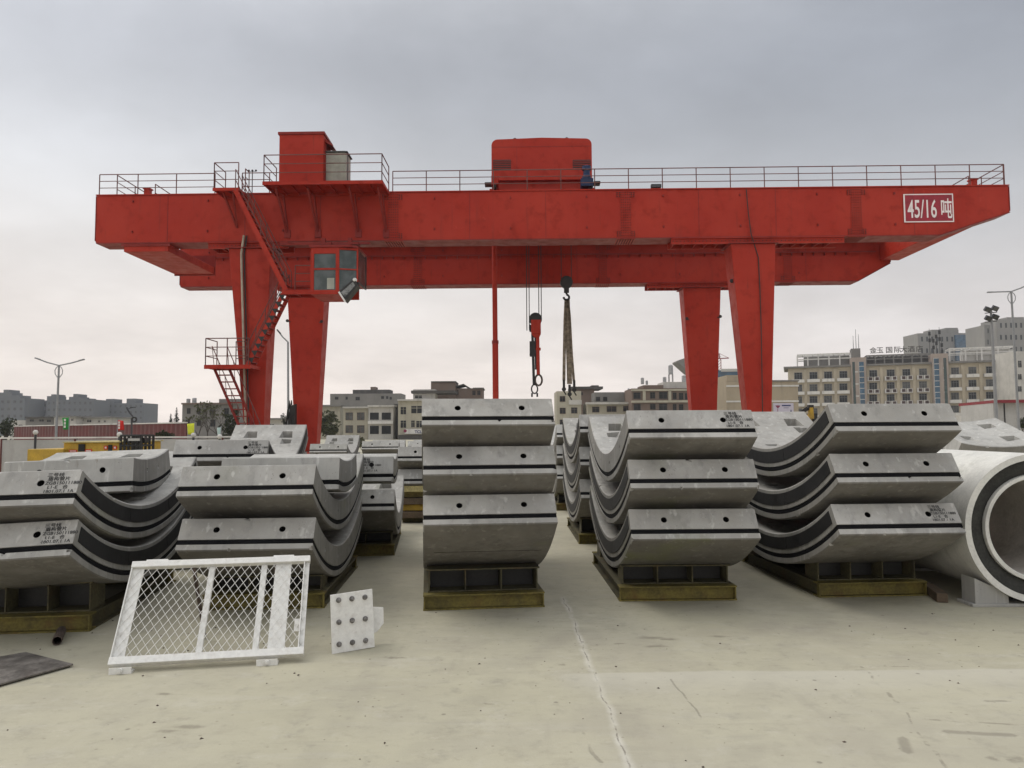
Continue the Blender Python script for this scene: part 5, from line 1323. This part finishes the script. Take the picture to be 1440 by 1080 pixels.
house('white-framed house with four wide dark openings, right half of the pair', 149, 518, 553, 572, 'w_white', ((519.5, 533.5, 579.5, 591), (536, 550.5, 579.5, 591), (519.5, 533.5, 598, 611), (536, 550.5, 598, 611)), roof='w_white', plainwin=True, slabs=((517.5, 552.5, 592, 596),), group=VG)
house('narrow dark alley house between the white-framed house and the shop-sign house', 152, 553.5, 559.5, 568, 'w_dark', (), group=VG)
f = house('cream house with a white shop sign just left of the central stack', 147, 559.8, 606, 563.5, 'w_cream', ((563, 571.5, 572, 583), (577.5, 595, 570, 582), (563, 571.5, 591, 602), (578, 583.5, 591, 601), (585, 595, 591.5, 601.5)), roof='w_white', extra=(('w_white', 581, 612, 547.5, 561.2, 2, 7, 'upper_floor'), ('w_dark', 578, 640, 549, 553, 1.2, 8, 'upper_roof'), ('w_dark', 560, 600, 611.5, 640, -.5, -.05, 'shop_front')), group=VG)
o = f.box('shop_sign', M['w_bal'], 569, 597, 603, 610, -.75, -.6)
x, z = f.p(584, 609); link('lettering', text_mesh('TCL', .75, M['navy'], 'lettering', weight=.03), o, (x, -.76, z)); x, z = f.p(570.5, 609); link('emblem', MB().lathe([(.32, 0), (.32, .01)], (0, 0, .42), (0, -1, 0), 12).mesh('emblem', M['logo']), o, (x, -.76, z))
window(f, 583, 594, 555.5, 560.5, M['w_white'], M['pane'], y=2.0)
f = house('brown brick block rising above the central stack', 156, 606, 640, 537.5, 'w_brown', (), group=VG, extra=(('w_dark', 606, 641, 536, 537.4, -.3, 8, 'roof_slab'),))
f = house('ragged brown block with a small pitched roof, left of the red pole', 158, 640.5, 678.5, 546, 'w_brown', ((642, 645, 548, 556), (664, 669, 549, 556), (671, 676, 549, 556)), group=VG, extra=(('w_grey', 665, 680, 545, 546.4, -.5, 8, 'roof_slab'),))
b = MB(); x0, z0 = f.p(638, 543.5); x1, z1 = f.p(652, 539.8); x2, z2 = f.p(662, 546); b.prism([(x0, z0), (x1, z1), (x2, z2), (x2, z2-.2), (x1, z1-.3), (x0, z0-.2)], 'y', -.4, 7); b.build('roof', M['w_dark'], f.r)
tree('low reddish-brown hedge bush below the white-framed house', 500, 60, 611, 34, M['leaf_olive'], n=500, seed=31, trunk_h=.4)

# ------------------------------------------------------------------ houses, right of centre
f = house('tall narrow pale house with a column of small windows, behind the hanging slings', 150, 783, 817.5, 550, 'w_cream', ((787, 795, 557, 565), (787, 795.5, 573.5, 582), (803, 812, 573, 581.5), (787, 795.5, 590, 598), (803, 812, 590, 598)), group=VG, extra=(('w_white', 800, 818, 562.5, 569, -.25, -.02, 'parapet'),), fmat='w_brown')
house('brown house with a wide flat roof behind the hanging slings', 175, 806, 836, 547, 'w_brown', ((811, 820, 551, 556),), group=VG, extra=(('w_dark', 803, 848, 543.5, 547, -.8, 9, 'roof_slab'), ('w_dark', 832, 842, 541.8, 543.4, 1, 6, 'roof_ridge')), roof=None)
f = house('long low house with three dark windows under a white slab, right of the slings', 148, 826, 889, 566.5, 'w_cream', ((832.5, 843, 572, 580), (853, 867, 571, 579.5), (876, 886, 571, 578.5)), group=VG, fmat='w_brown', extra=(('w_white', 824, 891, 565.5, 568.5, -1.0, -.02, 'canopy'), ('w_grey', 836, 888, 551.5, 566.4, 4, 10, 'upper_floor')))
for px in (841, 851): window(f, px-3, px+3, 558, 564, M['w_dark'], M['pane'], y=4.0)
f = house('brown-red corner house with water tanks on its roof, left of the right crane legs', 143, 888.5, 980, 546, 'w_brown', ((890.5, 901, 552, 561), (914, 921.5, 551.5, 560.5), (926.5, 938.5, 551, 561), (946, 951.5, 552, 561.5), (954.5, 961, 552.5, 562), (963, 969, 553, 562), (891, 901, 568, 577), (914, 922, 568, 576), (926.5, 938.5, 567.5, 577), (946, 951.5, 568, 577.5), (954.5, 961, 568.5, 578)), group=VG, fmat='w_dark',
   extra=(('w_cream', 888, 981, 547.3, 549.6, -.35, -.02, 'string_course'), ('w_cream', 888, 981, 563, 566, -.45, -.02, 'string_course'), ('w_brown', 905, 933, 541.5, 545.9, 1, 8, 'roof_parapet'), ('w_white', 933, 980, 537, 545.9, 2, 8, 'roof_room')))
for px in (906, 942, 974): f.box('pilaster', M['w_cream'], px-2, px+2, 549.8, 562.9, -.3, -.02)
tank(f, 903.3, 531, 540.2, 4.6); tank(f, 909.5, 535, 541, 3.4); tank(f, 934.5, 530, 537.5, 5, 3.0); tank(f, 943, 513, 526.5, 6.6, 3.0, 537); tank(f, 965, 527.5, 538, 13, 5.0)
tank(house('roof hut with a small tank between the low house and the brown-red corner house', 170, 876, 890, 553, 'w_grey', (), group=VG), 884, 546, 553, 3)
# flared tower head
f = Frame('flared_tower', 'pale tower with a flared head peeping out behind the right rear crane leg', 'tower', 975, 240)
b = MB(); P_ = [f.p(*q) for q in ((953, 507), (973, 500), (998, 505), (998, 510), (978, 527), (970, 524), (953, 509))]; b.prism(P_, 'y', 0, 8); b.build('flared_head', M['w_grey'], f.r)
x0, z0 = f.p(970, 526); x1, _ = f.p(980, 526); b = MB(); b.box(x0, x1, 1, 6, 0, z0); b.build('tower_shaft', M['w_grey'], f.r)
# tower crane
f = Frame('tower_crane', 'tiny distant tower crane between the right crane legs', 'tower crane', 1011.5, 420); s = 420/F_PX
b = MB(); x, z = f.p(1011.5, 497); _, zj = f.p(1011.5, 504.5)
for sx in (-.8, .8): b.tube((x+sx, 0, 0), (x+sx, 0, zj), .22, 4)
k = 20.0
while k < zj: b.tube((x-.8, 0, k), (x+.8, 0, k+1.6), .14, 4); k += 1.6
b.tube((x, 0, zj), (x, 0, z), .3, 4); b.build('mast', M['red_dark'], f.r)
xj, zq_ = f.p(1025, 503.5); xk, _ = f.p(1005, 505); b = MB(); b.tube((xk, 0, zj), (xj, 0, zq_), .3, 4); b.tube((x, 0, z), (xj, 0, zq_), .12, 4); b.tube((x, 0, z), (xk, 0, zj), .12, 4); b.box(xk, xk+1.5, -.5, .5, zj-1.6, zj); b.build('jib', M['red_dark'], f.r)
f = house('blue-clad tower above a pale tiled block, between the right crane legs', 270, 1006, 1046, 520.5, 'blue_glass', (), name='office_building', cat='office building', extra=(('w_white', 1014, 1046, 518.5, 522.5, -.4, -.05, 'roof_slab'), ('w_white', 1006, 1030, 541, 600, -.6, -.05, 'lower_block'), ('w_dark', 1010, 1016, 556, 575, -.8, -.61, 'shaft')))
# beige building with poster
f = Frame('beige_building', 'plain beige building with white bands and a lavender poster, behind the right crane leg', 'building', 1022, 150)
f.box('wall', M['w_beige'], 1022, 1123, 536, 612, 0, 12, ground=True)
f.box('upper_storey', M['w_beige'], 1022, 1062, 527.5, 535.9, 1, 11)
for py in (541.5, 563.2, 583.5): f.box('white_band', M['w_bal'], 1021.5, 1123.5, py, py+2.3, -.12, -.01)
f.box('parapet', M['w_grey'], 1062.2, 1124, 534.5, 536.4, -.25, 12.2)
o = f.box('poster', M['lav'], 1087.5, 1116, 566.8, 581.5, -.08, -.03)
x, z = f.p(1093, 568); s = 150/F_PX
b = MB(); b.prism([(x-3*s, z-.3), (x+3.4*s, z-.3), (x+3.6*s, z-3.5*s), (x+.6*s, z-6.5*s), (x-1.5*s, z-4.5*s)], 'y', -.10, -.085); b.box(x-.1*s, x+.7*s, -.10, -.085, z-12*s, z-6.6*s); b.build('poster_emblem', M['logo'], o)
f.box('poster_text', M['navy'], 1099.5, 1112, 569.3, 571.2, -.10, -.085, parent=o); f.box('poster_text', M['navy'], 1102, 1109, 573.2, 573.9, -.10, -.085, parent=o)
b = MB(); x, z = f.p(1112, 579.5); b.prism([(x-2*s, z-1.2*s), (x+2*s, z-1*s), (x+1.2*s, z+1.2*s), (x+.2*s, z+4*s), (x-.8*s, z+1.5*s)], 'y', -.10, -.085); b.build('poster_figure', M['navy'], o)

# ------------------------------------------------------------------ hotel
f = Frame('hotel', 'long tan hotel with white balconies, blue glass towers and Chinese roof letters', 'hotel', 1109, 233, R_(-20.5))
def hy(px, y1122, y1416): return y1122+(y1416-y1122)*(px-1122)/294
x0, _ = f.p(1109, 560); x1, _ = f.p(1427, 560); _, zr1 = f.p(1260, 513.5)
b = MB(); b.box(x0, x1, 0, 16, 0, zr1); b.build('wall', M['w_hotel'], f.r)
b = MB(); b.box(x0-1.2, x1+.3, -.9, 16.5, zr1+.02, zr1+.55); b.build('cornice', M['w_grey'], f.r)
cols_l = (1122.5, 1144, 1164.5, 1186); cols_m = (1228, 1252.5, 1274.5, 1298); cols_r = (1343, 1367.5, 1392, 1416)
rows = ((524.5, 515), (541.5, 533.5), (558, 551), (575, 569.5))
for cols in (cols_l, cols_m, cols_r):
    for px in cols:
        for (ya, yb_) in rows:
            y = hy(px, ya, yb_); window(f, px-5.8, px+5.8, y-.5, y+9.3, M['frame_dark'], M['pane_grey'] if random.random() < .5 else M['pane'], bars=2, t=.12)
            if cols is not cols_m:
                xa, z = f.p(px-8.8, y+10.2); xb, _ = f.p(px+8.8, y+10.2); b = MB(); b.box(xa, xb, -1.0, -.05, z-.85, z+.1); b.build('balcony', M['w_bal'], f.r)
            else:
                xa, z = f.p(px-8.6, y+14.6); xb, _ = f.p(px+9, y+14.6); b = MB(); b.box(xa, xb, -.9, -.05, z-.12, z); b.build('ledge', M['w_bal'], f.r)
                for d in (-4.6, 4.6):
                    xc, _ = f.p(px+d, y+12); b = MB(); b.box(xc-.75, xc+.75, -.75, -.2, z+.02, z+1.15); o = b.build('air_conditioner', M['ac'], f.r)
                    b = MB(); b.box(xc-.35, xc+.55, -.78, -.751, z+.14, z+1.0); b.build('fan_grille', M['fan'], o)
for px in (1133, 1154.5, 1175, 1240, 1263.5, 1286, 1355, 1380, 1404):
    x, _ = f.p(px, 550); b = MB(); b.box(x-.45, x+.45, -.35, -.01, 0, zr1-.4); b.build('pilaster', M['w_hotel'], f.r)
for k in range(5):
    _, z = f.p(1260, 521+k*16.6); 
for (pa, pb, pt, s0, s1, d0, d1) in ((1196.5, 1217.5, 503, 1207.5, 1214.5, 1198.5, 1202), (1310.5, 1333, 497.5, 1312.5, 1320, 1326.5, 1330.5)):
    xa, zt_ = f.p(pa, pt, -1.6); xb, _ = f.p(pb, pt, -1.6); b = MB(); b.box(xa, xb, -1.6, 5, 0, zt_); tw = b.build('stair_tower', M['w_hotel2'], f.r)
    xa, zt2 = f.p(s0, pt+6, -1.7); xb, _ = f.p(s1, pt+6, -1.7); b = MB(); b.box(xa, xb, -1.72, -1.61, 1, zt2); g_ = b.build('glass_strip', M['blue_glass'], tw)
    b = MB(); z = 2.0
    while z < zt2: b.box(xa, xb, -1.78, -1.725, z, z+.14); z += 1.65
    b.box(xa, xa+.08, -1.78, -1.725, 1, zt2); b.build('mullion', M['w_bal'], g_)
    xa, zt2 = f.p(d0, pt+6, -1.7); xb, _ = f.p(d1, pt+6, -1.7); b = MB(); b.box(xa, xb, -1.72, -1.61, 1, zt2); b.build('glass_strip', M['green_glass'], tw)
    for k in range(5):
        xa, z = f.p(d1+.4, pt+20+k*17, -1.7); xb, _ = f.p(s0-.4 if s0 > d1 else d0, pt+20, -1.7)
        b = MB(); b.box(min(xa, xb), max(xa, xb), -1.66, -1.61, z-.18, z+.18); b.build('tower_band', M['w_bal'], tw)
f.box('lift_house', M['w_grey'], 1197, 1210, 490, 503, 2, 8)
# roof pergolas
def pergola(pa, pb, yt, yb_, n, mat='w_grey', y=2.0, d=6):
    xa, z1 = f.p(pa, yt, y); xb, _ = f.p(pb, yt, y); _, z0 = f.p((pa+pb)/2, yb_, y); b = MB()
    for yy in (y, y+d):
        b.box(xa, xb, yy, yy+.3, z1-.45, z1); b.box(xa, xb, yy+.05, yy+.2, z0+(z1-z0)*.45, z0+(z1-z0)*.55)
        for k in range(n+1): x = xa+(xb-xa)*k/n; b.box(x-.18, x+.18, yy+.02, yy+.28, zr1+.5, z1-.451)
    for k in range(n*2+1): x = xa+(xb-xa)*k/(n*2); b.box(x-.1, x+.1, y+.301, y+d-.001, z1-.3, z1-.05)
    b.build('roof_pergola', M[mat], f.r)
pergola(1121, 1196, 498.5, 512, 5, 'w_bal'); pergola(1218, 1309, 499.5, 510, 7, 'w_grey'); pergola(1335, 1427, 489.5, 503, 4, 'w_bal', 3)
b = MB(); xa, z1 = f.p(1130, 503, 6); xb, _ = f.p(1194, 503, 6); b.box(xa, xb, 5, 7, zr1+.5, z1); b.build('roof_room', M['w_grey'], f.r)
b = MB(); xa, z1 = f.p(1355, 493, 8); xb, _ = f.p(1426, 493, 8); b.box(xa, xb, 9.5, 14, zr1+.5, z1); b.build('roof_room', M['w_white'], f.r)
b = MB(); xa, z1 = f.p(1219, 503.5, 6); xb, _ = f.p(1308, 503.5, 6); b.box(xa, xb, 5, 7.5, zr1+.5, z1); b.build('roof_room', M['w_dark'], f.r)
for chx, px in zip('金玉国际大酒店', (1228, 1237.5, 1250.5, 1262, 1271, 1281.5, 1293)):
    x, z = f.p(px, hy(px, 500, 490)-.2, 2.0); link('roof_letter', cached(('rl', chx), lambda: text_mesh(chx, 2.0, M['w_dark'], 'roof_letter', 'CENTER', weight=.02, depth=.1)), f.r, (x, 2.0, z))
for px, pt, pb_ in ((1203, 463, 490), (1199.5, 472, 490), (1207, 470, 490), (1306.5, 462, 498), (1312, 472, 498), (1316, 466, 498), (1320.5, 460, 498), (1324, 478, 498)):
    x, z1 = f.p(px, pt, 3); _, z0 = f.p(px, pb_, 3); b = MB(); b.tube((x, 3, z0-1), (x, 3, z1), .10, 5, .05)
    if px > 1300:
        for zz in (z1-1.0, z1-3): b.box(x-.3, x+.3, 2.7, 3.3, zz-1.1, zz)
    b.build('antenna_mast', M['black_steel'], f.r)
house('white annexe with three dark windows behind the right end of the hotel', 205, 1427.5, 1470, 494, 'w_white', ((1431, 1437, 507, 517), (1431, 1437, 526, 534), (1431, 1437, 543, 551)), name='annexe', cat='building')
# towers behind the hotel
f = block('grey curved apartment tower with a blue glass bay, behind the middle of the hotel', 480, 1293, 1378, 468.5, 'tower_r', ((1310, 1348, 463.5, 468.4), (1330, 1347, 461, 463.4)), 8, 12, bottom=600, group='towers behind the hotel', name='apartment_tower', pane='pane')
f.box('glass_bay', M['blue_glass'], 1346, 1361, 471, 600, -1.2, -.1)
block('grey stone apartment tower at the right edge, behind the floodlight mast', 430, 1387, 1416, 457, 'tower_r', ((1392, 1404, 455, 457),), 9, 6, bottom=600, group='towers behind the hotel', name='apartment_tower', pane='pane')
block('taller stone apartment tower cut by the right edge of the photo', 425, 1404, 1475, 449, 'tower_r', ((1416, 1440, 446, 449),), 9, 10, bottom=600, group='towers behind the hotel', name='apartment_tower', pane='pane', depth=14)
# red roofed shed
f = Frame('site_shed', 'white panel shed with a red roof edge at the far right', 'shed', 1398, 62, R_(-14))
f.box('wall', M['panel'], 1398, 1475, 566, 640, 0, 8, ground=True)
x0, z0 = f.p(1396, 566.5); x1, _ = f.p(1475, 560); b = MB(); b.box(x0, x1, -.5, 8.4, z0-.02, z0+.22); b.build('roof', M['roof_red'], f.r)
for px in (1412, 1430): x, z = f.p(px, 570); b = MB(); b.box(x-.05, x+.05, -.03, -.004, 0, z0-.05); b.build('panel_joint', M['black_steel'], f.r)
tree('dark green shrub at the corner of the red-roofed shed', 1440, 55, 583, 22, M['leaf_dark'], n=500, seed=44, trunk_h=.3)
house('low white kiosk with a dark awning in front of the hotel', 120, 1352, 1398, 584, 'w_white', ((1360, 1368, 588, 592),), name='kiosk', cat='kiosk', extra=(('w_dark', 1380, 1398, 578, 583, -1.5, 0, 'awning'),))
# excavator
f = Frame('excavator', 'small yellow excavator with its arm folded, behind the black-sided stack', 'excavator', 1139, 42); s = 42/F_PX
f.box('house', M['yellow'], 1136, 1145, 583, 592, .2, 1.6, bevel=.05); b = MB()
pts = [f.p(*q) for q in ((1141, 589), (1139.5, 573), (1117, 586))]
b.bar((pts[0][0], 0, pts[0][1]), (pts[1][0], 0, pts[1][1]), .22, .30, (0, 1, 0)); b.build('boom', M['yellow'], f.r, bevel=.03)
b = MB(); b.bar((pts[1][0], 0, pts[1][1]), (pts[2][0], 0, pts[2][1]), .14, .16, (0, 1, 0)); b.bar((pts[1][0]-.2, 0, pts[1][1]+.02), (pts[2][0]+.3, 0, pts[2][1]+.25), .06, .06, (0, 1, 0)); b.box(pts[1][0]-.14, pts[1][0]+.14, -.14, .14, pts[1][1]-.1, pts[1][1]+.14); b.build('stick', M['black_steel'], f.r)
b = MB(); b.prism([(pts[2][0]-.22, pts[2][1]+.08), (pts[2][0]+.14, pts[2][1]+.12), (pts[2][0]+.36, pts[2][1]-.1), (pts[2][0]+.1, pts[2][1]-.2)], 'y', -.25, .25); b.build('bucket', M['black_steel'], f.r)
f.box('cab', M['black_steel'], 1143, 1150, 581, 592, .1, 1.4, bevel=.04); x0, _ = f.p(1134, 600); x1, _ = f.p(1152, 600); b = MB(); b.box(x0, x1, .1, .5, 0, .7); b.box(x0, x1, 1.3, 1.7, 0, .7); b.box(x0+.1, x1-.1, .2, 1.6, .701, f.p(1139, 592)[1]-.01); b.build('tracks', M['black_steel'], f.r, bevel=.08)

# ------------------------------------------------------------------ thin city haze
hm = bpy.data.materials.new('city_haze'); hm.use_nodes = True; t = NT(hm)
v = t.n('ShaderNodeVolumePrincipled'); v.inputs['Color'].default_value = (.86, .90, .96, 1); v.inputs['Density'].default_value = .0003; v.inputs['Anisotropy'].default_value = .2
o = t.n('ShaderNodeOutputMaterial'); t.l(v.outputs[0], o.inputs['Volume'])
tag(MB().box(-520, 620, -40, 640, -1, 80).build('haze', hm), 'thin pale city haze over the yard and the far blocks', 'haze', kind='stuff')
